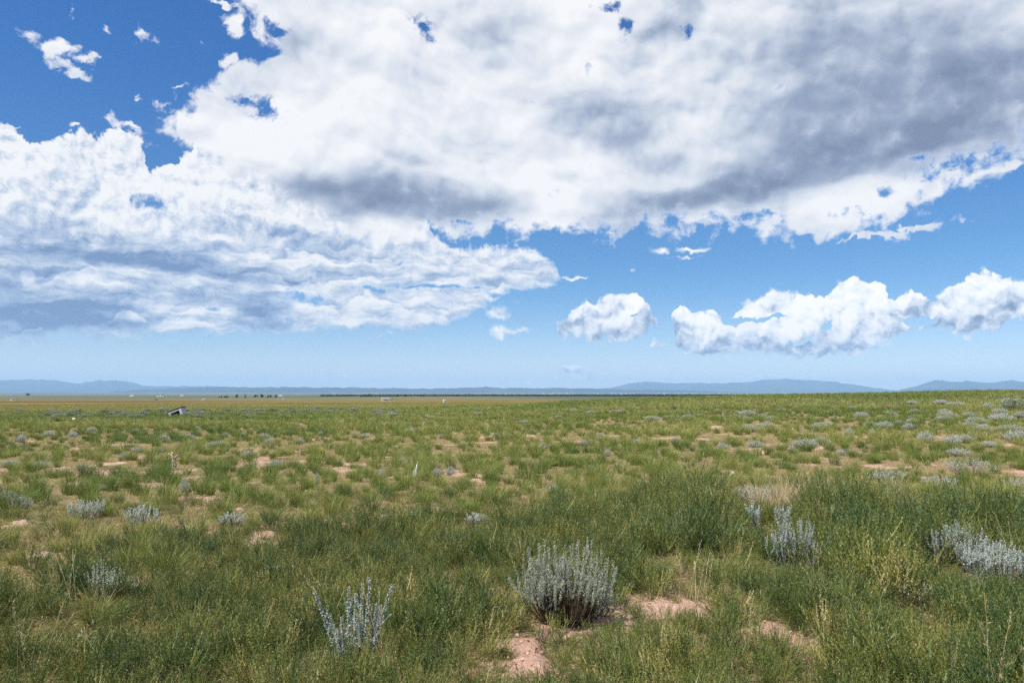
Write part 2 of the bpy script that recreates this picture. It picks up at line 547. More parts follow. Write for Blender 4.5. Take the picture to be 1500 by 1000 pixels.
dk_sd = W.m('MULTIPLY', dark_dk, W.m('ADD', 0.14, W.m('MULTIPLY', dkf, 0.14)))
dk_s = W.m('MULTIPLY', dk_s, W.m('SUBTRACT', 1.0, W.m('MULTIPLY', W.m('MINIMUM', dark_dk, 1.0), 0.45)))
dk_s = W.m('SUBTRACT', dk_s, dk_sd)
dk_s = W.m('ADD', dk_s, W.m('MULTIPLY', lite_dk, 0.20))
thin = W.ss(dk, 0.2, 2.6, 0.16, 0.0)
dk_s = W.m('ADD', dk_s, thin)
dk_col = W.ramp(dk_s, [(0.0, srgb(122, 137, 165)), (0.2, srgb(150, 164, 190)), (0.45, srgb(196, 206, 222)), (0.65, srgb(226, 231, 239)), (0.85, srgb(243, 244, 248)), (1.0, srgb(253, 253, 254))])

# ---- unseen cloud behind the camera and overhead, cover raised to whiten the fill light
bkm = W.ss(W.m('ABSOLUTE', AZ), 0.85, 1.3)
bn = W.noise(pl, 1.1, 6, 0.55)
b_alpha = W.m('MULTIPLY', W.ss(bn, 0.43, 0.56), W.m('MAXIMUM', bkm, W.ss(EL, 0.75, 1.1)))

front = W.ss(W.m('ABSOLUTE', AZ), 1.2, 0.9)
up = W.ss(EL, 1.2, 0.7)
cu_alpha = W.m('MULTIPLY', cu_alpha, W.m('MULTIPLY', front, 0.98))
bk_alpha = W.m('MULTIPLY', bk_alpha, W.m('MULTIPLY', front, 0.97))
dk_alpha = W.m('MULTIPLY', dk_alpha, W.m('MULTIPLY', W.m('MULTIPLY', front, up), 0.98))

bg_sky = W.n("ShaderNodeBackground")
tinted = W.mix(1.0, sky.outputs[0], W.mix(W.ss(EL, 0.12, 0.42), (0.65, 1.09, 1.40), (0.42, 1.06, 1.72)), 'MULTIPLY')
low = W.ss(EL, 0.16, 0.0)
skyc = W.mix(low, tinted, W.mix(1.0, sky.outputs[0], (1.45, 1.36, 1.46), 'MULTIPLY'))
W.put(bg_sky.inputs[0], skyc)
bg_sky.inputs[1].default_value = 0.062

cur = None
col = W.mix(cu_alpha, (0, 0, 0), cu_col)
al = cu_alpha
cu_col = W.mix(1.0, cu_col, (1.18, 1.15, 1.12), 'MULTIPLY')
col = W.mix(bk_alpha, cu_col, bk_col)
inv = lambda s: W.m('SUBTRACT', 1.0, s)
al = inv(W.m('MULTIPLY', inv(cu_alpha), inv(bk_alpha)))
col = W.mix(dk_alpha, col, dk_col)
al = inv(W.m('MULTIPLY', inv(al), inv(dk_alpha)))
col = W.mix(b_alpha, col, srgb(235, 238, 244))
al = inv(W.m('MULTIPLY', inv(al), inv(b_alpha)))
bg_cl = W.n("ShaderNodeBackground")
W.put(bg_cl.inputs[0], col)
bg_cl.inputs[1].default_value = 0.73
mixs = W.n("ShaderNodeMixShader")
W.put(mixs.inputs[0], al)
W.t.links.new(bg_sky.outputs[0], mixs.inputs[1])
W.t.links.new(bg_cl.outputs[0], mixs.inputs[2])
wo = W.n("ShaderNodeOutputWorld")
W.t.links.new(mixs.outputs[0], wo.inputs[0])
world.cycles.sampling_method = 'MANUAL'
world.cycles.sample_map_resolution = 512
# ------------------------------------------------------------------ bare soil patches (world positions)
_patch = []
for px, py, rx, ry in [(776, 964, 72, 44), (815, 942, 46, 16), (760, 996, 60, 30), (960, 895, 70, 26), (1005, 882, 40, 18), (900, 918, 66, 20), (850, 935, 50, 18), (1150, 925, 60, 26), (1200, 940, 34, 20), (1120, 985, 60, 18),
                       (1200, 805, 18, 8), (470, 985, 26, 26), (390, 850, 24, 10), (20, 770, 40, 14), (210, 780, 22, 14), (265, 770, 20, 12), (90, 780, 40, 10), (60, 815, 40, 14), (230, 820, 18, 8), (340, 800, 30, 8),
                       (400, 770, 26, 10), (150, 715, 12, 6), (145, 672, 10, 5), (360, 722, 18, 6), (565, 742, 24, 10), (760, 728, 26, 10), (880, 722, 14, 16), (930, 712, 32, 8), (905, 728, 20, 8), (790, 692, 14, 5), (880, 672, 8, 4),
                       (1420, 852, 18, 10), (1285, 683, 24, 6), (1075, 660, 16, 4), (1180, 705, 20, 5), (1375, 682, 14, 5), (515, 675, 8, 4), (560, 655, 6, 3), (1290, 660, 14, 3), (1350, 700, 16, 4), (340, 745, 20, 6), (120, 760, 26, 8), (15, 745, 20, 8), (700, 706, 14, 5), (640, 690, 8, 4),
                       (1070, 690, 24, 5), (300, 735, 16, 6), (450, 755, 14, 6), (1490, 790, 10, 20), (1440, 780, 12, 6)]:
    cx, cy, _ = place(px, py)
    dist = math.hypot(cx, cy)
    _, y1, _ = place(px, py + ry * 0.9)
    _, y0, _ = place(px, py - ry * 0.9)
    k_ = 1.0 if py > 840 else 0.58
    _patch.append((cx, (y0 + y1) / 2, k_ * rx * dist / F, k_ * max(0.12, min(0.9, (y0 - y1) / 2))))
_patch = np.array(_patch)


def bare(x, y):
    """0 = vegetated, 1 = open soil"""
    x = np.asarray(x, float); y = np.asarray(y, float)
    x = x + (fbm(x * 2.6 + 3, y * 2.6, 4) - 0.5) * 1.1
    y = y + (fbm(x * 2.3 + 40, y * 2.6 + 8, 3) - 0.5) * 1.0
    b = np.zeros(x.shape)
    for cx, cy, rx, ry in _patch:
        m = (np.abs(x - cx) < rx * 1.5) & (np.abs(y - cy) < ry * 1.5)
        if m.any():
            q = 1 - np.hypot((x[m] - cx) / rx, (y[m] - cy) / ry)
            b[m] = np.maximum(b[m], np.clip(q * 1.7, 0, 1))
    # small random openings between the grass clumps
    g = fbm(x / 0.85 + 63.4, y / 1.0 + 15, 3)
    b = np.maximum(b, np.clip((g + (fbm(x * 4.1, y * 4.1, 2) - 0.5) * 0.22 - 0.645) * 9, 0, 0.95) * sstep(5, 10, y) * (1 - 0.8 * sstep(26, 50, y)))
    return b


# ------------------------------------------------------------------ ground sheet
def build_ground():
    r = [0.0]
    rr = 0.6
    while rr < 45500:
        r.append(rr)
        rr *= 1.0125 if 3.0 < rr < 30 else (1.022 if rr < 1500 else 1.035)
    r = np.array(r)
    # finer spokes in front, coarse behind
    a = np.concatenate([np.linspace(-0.75, 0.75, 420), np.linspace(0.75, 2 * math.pi - 0.75, 70)[1:-1]])
    n = len(a)
    rr = r[1:]
    X = np.outer(rr, np.sin(a)); Y = np.outer(rr, np.cos(a))
    Z = H(X, Y)
    bb = bare(X, Y)
    near = 1 - sstep(12, 26, np.hypot(X, Y))
    Z = Z + near * (bb * 0.035 + (fbm(X * 7, Y * 7, 3) - 0.5) * 0.035 + bb * (fbm(X * 22, Y * 22, 2) - 0.5) * 0.015)
    v = np.concatenate([[[0, 0, float(H(0, 0))]], np.stack([X, Y, Z], -1).reshape(-1, 3)])
    i = np.arange(len(rr) - 1)[:, None] * n + 1
    j = np.arange(n)[None, :]; j2 = (j + 1) % n
    q = np.stack([i + j, i + n + j, i + n + j2, i + j2], -1).reshape(-1, 4)[:, ::-1]
    t = np.stack([np.zeros(n, int), 1 + np.arange(n), 1 + (np.arange(n) + 1) % n], -1)[:, ::-1]
    soil = np.concatenate([[0], bb.ravel()])
    return v, [q, t], soil


m_ground, g = material("ground")
pos = g.n("ShaderNodeNewGeometry").outputs["Position"]
X_, Y_, Z_ = g.sep(pos)
D_ = g.v('LENGTH', pos)
soilA = g.n("ShaderNodeAttribute", attribute_name="soil").outputs["Fac"]
n1 = g.noise(pos, 0.9, 5, 0.6)
n2 = g.noise(pos, 14, 4, 0.65)
n3 = g.noise(pos, 0.16, 4, 0.55)
soil_c = g.ramp(g.m('ADD', g.m('MULTIPLY', n1, 0.5), g.m('MULTIPLY', n2, 0.5)), [(0.3, (0.29, 0.170, 0.125)), (0.5, (0.45, 0.285, 0.22)), (0.7, (0.57, 0.405, 0.325))])
litter = g.ramp(g.noise(pos, 26, 5, 0.7), [(0.3, (0.055, 0.042, 0.022)), (0.5, (0.22, 0.155, 0.085)), (0.66, (0.44, 0.32, 0.19))])
near_c = g.mix(g.ss(g.m('ADD', soilA, g.m('MULTIPLY', g.m('SUBTRACT', n2, 0.5), 0.8)), 0.15, 0.6), litter, soil_c)
# open grassland beyond the sage belt: seen at a grazing angle, so broad colour zones with streaks
st = g.noise(g.mapping(pos, scale=(0.02, 0.05, 1)), 1.0, 6, 0.62)
st2 = g.noise(g.mapping(pos, scale=(0.10, 0.05, 1)), 1.0, 5, 0.6)
green_g = g.ramp(n1, [(0.3, (0.050, 0.058, 0.018)), (0.7, (0.115, 0.110, 0.036))])
tan_c = g.ramp(g.m('ADD', g.m('MULTIPLY', st, 0.6), g.m('MULTIPLY', st2, 0.4)), [(0.30, (0.075, 0.072, 0.020)), (0.46, (0.140, 0.102, 0.028)), (0.62, (0.190, 0.124, 0.040))])
far_c = g.ramp(g.noise(g.mapping(pos, scale=(0.0009, 0.0005, 1)), 1.0, 6, 0.6), [(0.32, (0.050, 0.066, 0.036)), (0.5, (0.085, 0.096, 0.050)), (0.68, (0.145, 0.130, 0.066))])
c = g.mix(g.ss(D_, 40, 85), near_c, green_g)
c = g.mix(g.ss(g.m('ADD', D_, g.m('MULTIPLY', g.m('SUBTRACT', n3, 0.5), 60)), 125, 190), c, tan_c)
edge = g.m('ADD', D_, g.m('MULTIPLY', g.m('SUBTRACT', st, 0.5), 300))
c = g.mix(g.ss(edge, 760, 980), c, far_c)
# a dark strip of colour along the far edge of the tan field, west side
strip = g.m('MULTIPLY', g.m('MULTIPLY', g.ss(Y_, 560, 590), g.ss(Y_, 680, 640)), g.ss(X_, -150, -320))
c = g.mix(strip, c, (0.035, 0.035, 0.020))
bs = g.n("ShaderNodeBsdfPrincipled")
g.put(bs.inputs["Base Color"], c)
bs.inputs["Roughness"].default_value = 0.95
bs.inputs["Specular IOR Level"].default_value = 0.1
bmp = g.n("ShaderNodeBump")
bmp.inputs["Strength"].default_value = 0.8
bmp.inputs["Distance"].default_value = 0.03
g.put(bmp.inputs["Height"], g.m('ADD', g.noise(pos, 30, 6, 0.7), g.m('MULTIPLY', g.voro(pos, 45, 1), 0.5)))
g.t.links.new(bmp.outputs[0], bs.inputs["Normal"])
g.t.links.new(bs.outputs[0], g.n("ShaderNodeOutputMaterial").inputs[0])
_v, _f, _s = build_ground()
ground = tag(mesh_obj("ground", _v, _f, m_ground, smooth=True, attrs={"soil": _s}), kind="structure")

# ------------------------------------------------------------------ mountain ranges
m_hill, g = material("mountain_forest")
pos = g.n("ShaderNodeNewGeometry").outputs["Position"]
nn = g.n("ShaderNodeTexNoise"); g.put(nn.inputs["Vector"], pos); nn.inputs["Scale"].default_value = 0.0007; nn.inputs["Detail"].default_value = 8; nn.inputs["Roughness"].default_value = 0.62
c = g.ramp(nn.outputs["Fac"], [(0.35, (0.008, 0.016, 0.014)), (0.52, (0.018, 0.026, 0.022)), (0.70, (0.06, 0.055, 0.05))])
bs = g.n("ShaderNodeBsdfDiffuse"); g.put(bs.inputs[0], c)
g.t.links.new(bs.outputs[0], g.n("ShaderNodeOutputMaterial").inputs[0])


def mountain(name, prof, R0, depth, seed, step=1.5):
    """a ridge whose crest follows a skyline; the crest stands at distance R0, foothills reach towards and away from us"""
    pts = np.array(prof, float)
    xs = np.arange(pts[0, 0], pts[-1, 0] + 0.1, step)
    crest = np.interp(xs, pts[:, 0], pts[:, 1])
    crest = crest + (fbm(xs / 9 + seed, xs * 0 + seed, 4) - 0.5) * 2.2
    base = np.interp(math.log(R0 + 1), np.log(np.array(_pd) + 1.0), _ph) - 30
    rows = 26
    V = []
    for k in range(rows):
        s = k / (rows - 1) * 2 - 1           # -1 front foot, 0 crest, 1 back foot
        dd = R0 + s * depth
        hgt = (1 - abs(s)) ** 1.25
        u = (xs - 750) / F
        nrm = np.sqrt(1 + u * u)
        X = u / nrm * dd; Y = dd / nrm
        el = (HOR - crest) / F
        hc = EYE + el * R0 / nrm - base
        rough = (fbm(X / 1500 + seed, Y / 1500, 5) - 0.5) * (1 - abs(s)) * abs(s) ** 0.4 * 2.2
        sp = np.abs(fbm(X / 2600 + seed, Y / 7000 + 3, 3) - 0.5) * 1.6
        Z = base + hc * np.clip(hgt * (1 - sp * min(1, abs(s) * 2)) + rough * 0.35, 0, 1)
        V.append(np.stack([X, Y, Z], -1))
    V = np.array(V)
    n = len(xs)
    i = np.arange(rows - 1)[:, None] * n; j = np.arange(n - 1)[None, :]
    q = np.stack([i + j, i + j + 1, i + n + j + 1, i + n + j], -1).reshape(-1, 4)
    o = mesh_obj(name, V.reshape(-1, 3), q, m_hill, smooth=True)
    tag(o, kind="structure")
    return o


mountain("mountains", [(-260, 566), (-100, 560), (0, 556.5), (30, 555), (60, 555.5), (85, 556.5), (105, 559.5), (117, 560.5), (130, 557.5), (147, 555), (154, 557), (162, 555.5), (172, 555), (185, 557), (198, 560), (210, 564), (235, 565), (285, 564.5), (330, 566), (420, 568), (520, 571), (600, 575), (640, 577)], 38000, 5500, 3)
mountain("mountains", [(150, 575), (210, 570), (300, 566.5), (400, 566.5), (500, 567), (560, 567.5), (630, 568), (690, 566.5), (712, 566), (735, 568), (800, 567.5), (880, 568.5), (920, 570), (1000, 571), (1060, 573), (1150, 576), (1200, 578)], 24000, 3500, 11)
mountain("mountains", [(840, 574), (885, 568), (905, 564), (920, 561), (948, 558), (970, 558), (1000, 560), (1040, 560.5), (1080, 559), (1100, 557.5), (1118, 554.5), (1150, 553), (1180, 556), (1222, 559), (1260, 564), (1300, 570), (1340, 575), (1370, 578)], 38000, 5500, 23)
mountain("mountains", [(1270, 577), (1310, 571.5), (1340, 565), (1358, 557.5), (1378, 555), (1394, 557), (1408, 557.5), (1417, 555), (1442, 559.5), (1462, 558), (1478, 556), (1498, 558.5), (1540, 561), (1600, 566), (1700, 574)], 33000, 4500, 37)

# ------------------------------------------------------------------ haze
m_haze, g = material("haze")
pv = g.n("ShaderNodeVolumePrincipled")
pv.inputs["Color"].default_value = (0.42, 0.67, 1.0, 1)
pv.inputs["Density"].default_value = 3.8e-5
pv.inputs["Anisotropy"].default_value = 0.0
g.t.links.new(pv.outputs[0], g.n("ShaderNodeOutputMaterial").inputs["Volume"])
_zl, _zh, _w = float(_v[:, 2].min()) - 60, 860.0, 46500.0
_b = [(x, y, z) for z in (_zl, _zh) for x, y in ((-_w, -_w), (_w, -_w), (_w, _w), (-_w, _w))]
haze = tag(mesh_obj("haze", _b, np.array([(3, 2, 1, 0), (4, 5, 6, 7), (0, 1, 5, 4), (1, 2, 6, 5), (2, 3, 7, 6), (3, 0, 4, 7)]), m_haze), kind="stuff")
# ------------------------------------------------------------------ plant materials
def leaf_mat(name, stops, trans=0.3, rough=0.55, spec=0.25, wi=0.5, wt=0.6):
    """colour from the plant's own tint (per instance) and each blade's tint"""
    m, g = material(name)
    ti = g.n("ShaderNodeAttribute", attribute_name="itint", attribute_type='INSTANCER').outputs["Fac"]
    tb = g.n("ShaderNodeAttribute", attribute_name="tint").outputs["Fac"]
    f = g.m('SUBTRACT', g.m('ADD', g.m('MULTIPLY', ti, wi), g.m('MULTIPLY', tb, wt)), 0.04)
    c = g.ramp(f, stops)
    p = g.n("ShaderNodeBsdfPrincipled")
    g.put(p.inputs["Base Color"], c)
    p.inputs["Roughness"].default_value = rough
    p.inputs["Specular IOR Level"].default_value = spec
    t = g.n("ShaderNodeBsdfTranslucent")
    g.put(t.inputs[0], c)
    x = g.n("ShaderNodeMixShader")
    x.inputs[0].default_value = trans
    g.t.links.new(p.outputs[0], x.inputs[1]); g.t.links.new(t.outputs[0], x.inputs[2])
    g.t.links.new(x.outputs[0], g.n("ShaderNodeOutputMaterial").inputs[0])
    return m


m_tussock = leaf_mat("bunchgrass", [(0.0, (0.038, 0.078, 0.016)), (0.30, (0.098, 0.155, 0.028)), (0.6, (0.205, 0.235, 0.048)), (0.8, (0.32, 0.315, 0.095)), (1.0, (0.50, 0.45, 0.22))], 0.14)
m_short = leaf_mat("short_grass", [(0.0, (0.075, 0.115, 0.025)), (0.3, (0.145, 0.180, 0.040)), (0.6, (0.26, 0.25, 0.070)), (0.85, (0.38, 0.31, 0.13)), (1.0, (0.52, 0.43, 0.24))], 0.3)
m_weed = leaf_mat("green_weed", [(0.0, (0.022, 0.058, 0.026)), (0.32, (0.072, 0.120, 0.031)), (0.68, (0.215, 0.222, 0.048)), (0.85, (0.37, 0.32, 0.11)), (1.0, (0.54, 0.44, 0.22))], 0.14, 0.42, 0.45, 0.72, 0.6)
m_straw = leaf_mat("dry_stalk", [(0.0, (0.30, 0.23, 0.11)), (0.5, (0.46, 0.37, 0.20)), (1.0, (0.60, 0.52, 0.34))], 0.2)


def solid_mat(name, stops, scale=30, rough=0.9, bump=0.0, spec=0.1):
    m, g = material(name)
    tc = g.n("ShaderNodeTexCoord").outputs["Object"]
    nd = g.n("ShaderNodeTexNoise"); g.put(nd.inputs["Vector"], tc); nd.inputs["Scale"].default_value = scale; nd.inputs["Detail"].default_value = 5
    c = g.ramp(nd.outputs["Fac"], stops)
    p = g.n("ShaderNodeBsdfPrincipled"); g.put(p.inputs["Base Color"], c)
    p.inputs["Roughness"].default_value = rough; p.inputs["Specular IOR Level"].default_value = spec
    if bump:
        b = g.n("ShaderNodeBump"); b.inputs["Distance"].default_value = bump; g.put(b.inputs["Height"], nd.outputs["Fac"])
        g.t.links.new(b.outputs[0], p.inputs["Normal"])
    g.t.links.new(p.outputs[0], g.n("ShaderNodeOutputMaterial").inputs[0])
    return m


def tint_mat(name, stops, trans=0.15):
    m, g = material(name)
    tb = g.n("ShaderNodeAttribute", attribute_name="tint").outputs["Fac"]
    rnd = g.n("ShaderNodeObjectInfo").outputs["Random"]
    c = g.ramp(g.m('ADD', g.m('MULTIPLY', tb, 0.75), g.m('MULTIPLY', rnd, 0.25)), stops)
    p = g.n("ShaderNodeBsdfDiffuse"); g.put(p.inputs[0], c)
    t = g.n("ShaderNodeBsdfTranslucent"); g.put(t.inputs[0], c)
    x = g.n("ShaderNodeMixShader"); x.inputs[0].default_value = trans
    g.t.links.new(p.outputs[0], x.inputs[1]); g.t.links.new(t.outputs[0], x.inputs[2])
    g.t.links.new(x.outputs[0], g.n("ShaderNodeOutputMaterial").inputs[0])
    return m


m_silver = tint_mat("silver_sage_leaf", [(0.0, (0.24, 0.265, 0.195)), (0.4, (0.38, 0.405, 0.32)), (0.75, (0.50, 0.525, 0.44)), (1.0, (0.64, 0.67, 0.59))], 0.25)
m_cush = tint_mat("pale_cushion_leaf", [(0.0, (0.29, 0.31, 0.25)), (0.4, (0.43, 0.455, 0.39)), (0.75, (0.54, 0.57, 0.51)), (1.0, (0.68, 0.71, 0.66))], 0.3)
m_woolly = tint_mat("woolly_leaf", [(0.0, (0.26, 0.30, 0.26)), (0.5, (0.42, 0.465, 0.42)), (1.0, (0.62, 0.67, 0.64))], 0.18)
m_greysage = tint_mat("grey_green_sage_leaf", [(0.0, (0.17, 0.20, 0.12)), (0.5, (0.30, 0.33, 0.23)), (1.0, (0.45, 0.48, 0.38))], 0.15)
m_wood = solid_mat("weathered_twig", [(0.3, (0.030, 0.020, 0.014)), (0.6, (0.075, 0.053, 0.037)), (0.75, (0.16, 0.125, 0.092))], 40)


# ------------------------------------------------------------------ plant meshes
def unit(v):
    return v / np.maximum(np.linalg.norm(v, axis=-1, keepdims=True), 1e-9)


class Geo:
    def __init__(self):
        self.V = []; self.Q = []; self.A = []; self.n = 0

    def add(self, v, f, a):
        v = np.asarray(v, float).reshape(-1, 3)
        self.V.append(v); self.Q.append(np.asarray(f, int) + self.n)
        self.A.append(np.broadcast_to(np.asarray(a, float), (len(v),)))
        self.n += len(v)

    def ribbons(self, C, Sd, Wd, tint):
        """C (n,s,3) centre lines, Sd (n,3) side direction, Wd (n,s) half widths, tint (n,) or (n,s)"""
        n, s, _ = C.shape
        L = C - Sd[:, None, :] * Wd[..., None]
        Rr = C + Sd[:, None, :] * Wd[..., None]
        v = np.stack([L, Rr], 2).reshape(-1, 3)
        b = (np.arange(n) * s * 2)[:, None]
        k = (np.arange(s - 1) * 2)[None, :]
        q = np.stack([b + k, b + k + 1, b + k + 3, b + k + 2], -1).reshape(-1, 4)
        t = np.asarray(tint, float)
        if t.ndim == 1:
            t = np.repeat(t[:, None], s, 1)
        self.add(v, q, np.repeat(t[:, :, None], 2, 2).ravel())

    def leaves(self, P, D, S, L, Wd, tint, bend=0.0):
        """diamond leaves from base P along D"""
        n = len(P)
        L = np.broadcast_to(L, (n,))[:, None]; Wd = np.broadcast_to(Wd, (n,))[:, None]
        N = np.cross(D, S)
        m = P + D * L * 0.5 + N * L * bend
        v = np.stack([P, m - S * Wd * 0.5, P + D * L, m + S * Wd * 0.5], 1).reshape(-1, 3)
        self.add(v, np.arange(n * 4).reshape(n, 4), np.repeat(np.broadcast_to(tint, (n,)), 4))

    def tube(self, C, rad, tint=0.5, sides=4):
        """C (s,3) centre line, rad (s,)"""
        C = np.asarray(C, float); s = len(C)
        T = unit(np.gradient(C, axis=0))
        ref = np.array([0.31, 0.87, 0.38])
        U = unit(np.cross(T, ref)); Vv = np.cross(T, U)
        a = np.arange(sides) / sides * 2 * math.pi
        ring = C[:, None] + (U[:, None] * np.cos(a)[None, :, None] + Vv[:, None] * np.sin(a)[None, :, None]) * np.asarray(rad)[:, None, None]
        i = (np.arange(s - 1) * sides)[:, None]; j = np.arange(sides)[None, :]; j2 = (j + 1) % sides
        q = np.stack([i + j, i + j2, i + sides + j2, i + sides + j], -1).reshape(-1, 4)
        self.add(ring.reshape(-1, 3), q, tint)

    def obj(self, name, mat, parent=None, link=True, smooth=False):
        return mesh_obj(name, np.concatenate(self.V), np.concatenate(self.Q), mat, parent, smooth, link, attrs={"tint": np.concatenate(self.A)})


def bez(p0, p1, p2, n):
    t = np.linspace(0, 1, n)[:, None]
    return (1 - t) ** 2 * p0 + 2 * t * (1 - t) * p1 + t * t * p2


def tuft(seed, n, h, rad, lean, wid, segs, droop=0.25, tip_dry=0.35):
    r = np.random.default_rng(seed)
    g = Geo()
    a = r.random(n) * 2 * math.pi
    rr = np.sqrt(r.random(n)) * rad
    base = np.stack([np.cos(a) * rr, np.sin(a) * rr, np.full(n, -0.02)], -1)
    ang = a + r.normal(0, 0.6, n)
    ln = lean * (0.35 + rr / rad) * r.uniform(0.5, 1.3, n)
    out = np.stack([np.cos(ang), np.sin(ang), np.zeros(n)], -1)
    H_ = h * r.uniform(0.55, 1.05, n)
    t = np.linspace(0, 1, segs + 1)
    up = H_[:, None] * (t - droop * ln[:, None] * t ** 2.5)
    ou = H_[:, None] * ln[:, None] * t ** 1.7
    C = base[:, None] + out[:, None] * ou[..., None]
    C[..., 2] += up
    sd = unit(np.cross(out, np.array([0, 0, 1.0])) + r.normal(0, 0.5, (n, 3)))
    W_ = wid * 0.5 * (1 - 0.85 * t ** 1.5)[None, :] * r.uniform(0.7, 1.3, n)[:, None]
    tb = np.clip(r.beta(1.3, 3.0, n)[:, None] + tip_dry * (t[None, :] ** 2) * r.random(n)[:, None] + 0.25 * (1 - t[None, :]) ** 3, 0, 1)
    g.ribbons(C, sd, W_, tb)
    return g


def weed(seed, stems, h, spread, leaf, step, lw=0.0028, branch=3):
    """a leafy broom: thin stems that fork, set with short narrow leaves"""
    r = np.random.default_rng(seed)
    g = Geo()
    for i in range(stems):
        a = r.random() * 2 * math.pi
        rho = math.sqrt(r.random())
        tip = np.array([math.cos(a) * rho * spread, math.sin(a) * rho * spread, h * r.uniform(0.6, 1.05) * (1 - 0.3 * rho)])
        b = np.array([math.cos(a) * rho * 0.05, math.sin(a) * rho * 0.05, -0.02])
        mid = (b + tip) / 2 + np.array([math.cos(a), math.sin(a), -0.5]) * spread * rho * 0.22 + r.normal(0, 0.02, 3)
        lines = [bez(b, mid, tip, 12)]
        for k in range(branch):
            i0 = r.integers(3, 9)
            p = lines[0][i0]
            d = lines[0][min(i0 + 1, 11)] - p
            a2 = r.random() * 2 * math.pi
            e = p + d / np.linalg.norm(d) * h * r.uniform(0.2, 0.45) + np.array([math.cos(a2), math.sin(a2), 0.25]) * h * r.uniform(0.08, 0.24)
            lines.append(bez(p, (p + e) / 2 + np.array([math.cos(a2), math.sin(a2), 0]) * 0.03, e, 8))
        st = r.random() if r.random() > 0.09 else 1.6
        for li, C in enumerate(lines):
            sd = unit(np.array([r.normal(), r.normal(), 0.1]))[None]
            g.ribbons(C[None], sd, np.linspace(0.0026, 0.0012, len(C))[None], np.full((1, len(C)), min(1.0, 0.05 + 0.75 * st)))
            seg = np.linalg.norm(np.diff(C, axis=0), axis=1); cum = np.concatenate([[0], np.cumsum(seg)])
            tot = cum[-1]
            s0 = 0.28 * tot if li == 0 else 0.02
            n = max(3, int((tot - s0) / step))
            s = np.sort(r.uniform(s0, tot, n))
            P = np.stack([np.interp(s, cum, C[:, k]) for k in range(3)], -1)
            T = unit(np.stack([np.interp(s, cum, np.gradient(C[:, k])) for k in range(3)], -1))
            rd = r.normal(0, 1, (n, 3)); rd = unit(rd - (rd * T).sum(1, keepdims=True) * T)
            D = unit(T * r.uniform(0.6, 1.5, (n, 1)) + rd * 0.8)
            S = unit(np.cross(D, r.normal(0, 1, (n, 3))))
            g.leaves(P, D, S, leaf * r.uniform(0.6, 1.25, n) * (1.1 - 0.5 * s / tot), lw * r.uniform(0.8, 1.3, n), np.clip(r.beta(2, 3, n) * 0.8 + 0.2 * s / tot + 0.1 * st + (0.5 if st > 1.5 else 0), 0, 1), 0.06)
    return g


def stalks(seed, n, h, rad, lean):
    """tall dry seed stems"""
    r = np.random.default_rng(seed)
    g = Geo()
    for i in range(n):
        a = r.random() * 6.283
        b = np.array([r.normal() * rad, r.normal() * rad, -0.02])
        hh = h * r.uniform(0.6, 1.1)
        tip = b + np.array([math.cos(a) * lean * r.random() * hh, math.sin(a) * lean * r.random() * hh, hh])
        c = (b + tip) / 2 + np.array([0, 0, hh * 0.25])
        C = bez(b, c, tip, 9)
        t0 = r.random()
        for sdv in ((1, 0, 0), (0, 1, 0)):
            g.ribbons(C[None], np.array([sdv], float), np.linspace(0.0016, 0.0007, 9)[None], np.full((1, 9), 0.3 + 0.5 * t0))
        m = 26
        k = r.uniform(0.55, 1.0, m) * 8
        P = np.stack([np.interp(k, np.arange(9), C[:, q]) for q in range(3)], -1)
        D = unit(r.normal(0, 0.5, (m, 3)) + np.array([0, 0, 1.0]))
        g.leaves(P, D, unit(np.cross(D, r.normal(0, 1, (m, 3)))), 0.025 * r.uniform(0.5, 1.3, m), 0.003, np.clip(t0 * 0.5 + r.random(m) * 0.5, 0, 1))
    return g


# ------------------------------------------------------------------ scattering of uncountable ground cover
def variants(name, geos, mat):
    c = bpy.data.collections.new(name)
    for i, g in enumerate(geos):
        o = g.obj(name, mat, link=False)
        c.objects.link(o)
    return c, len(geos)


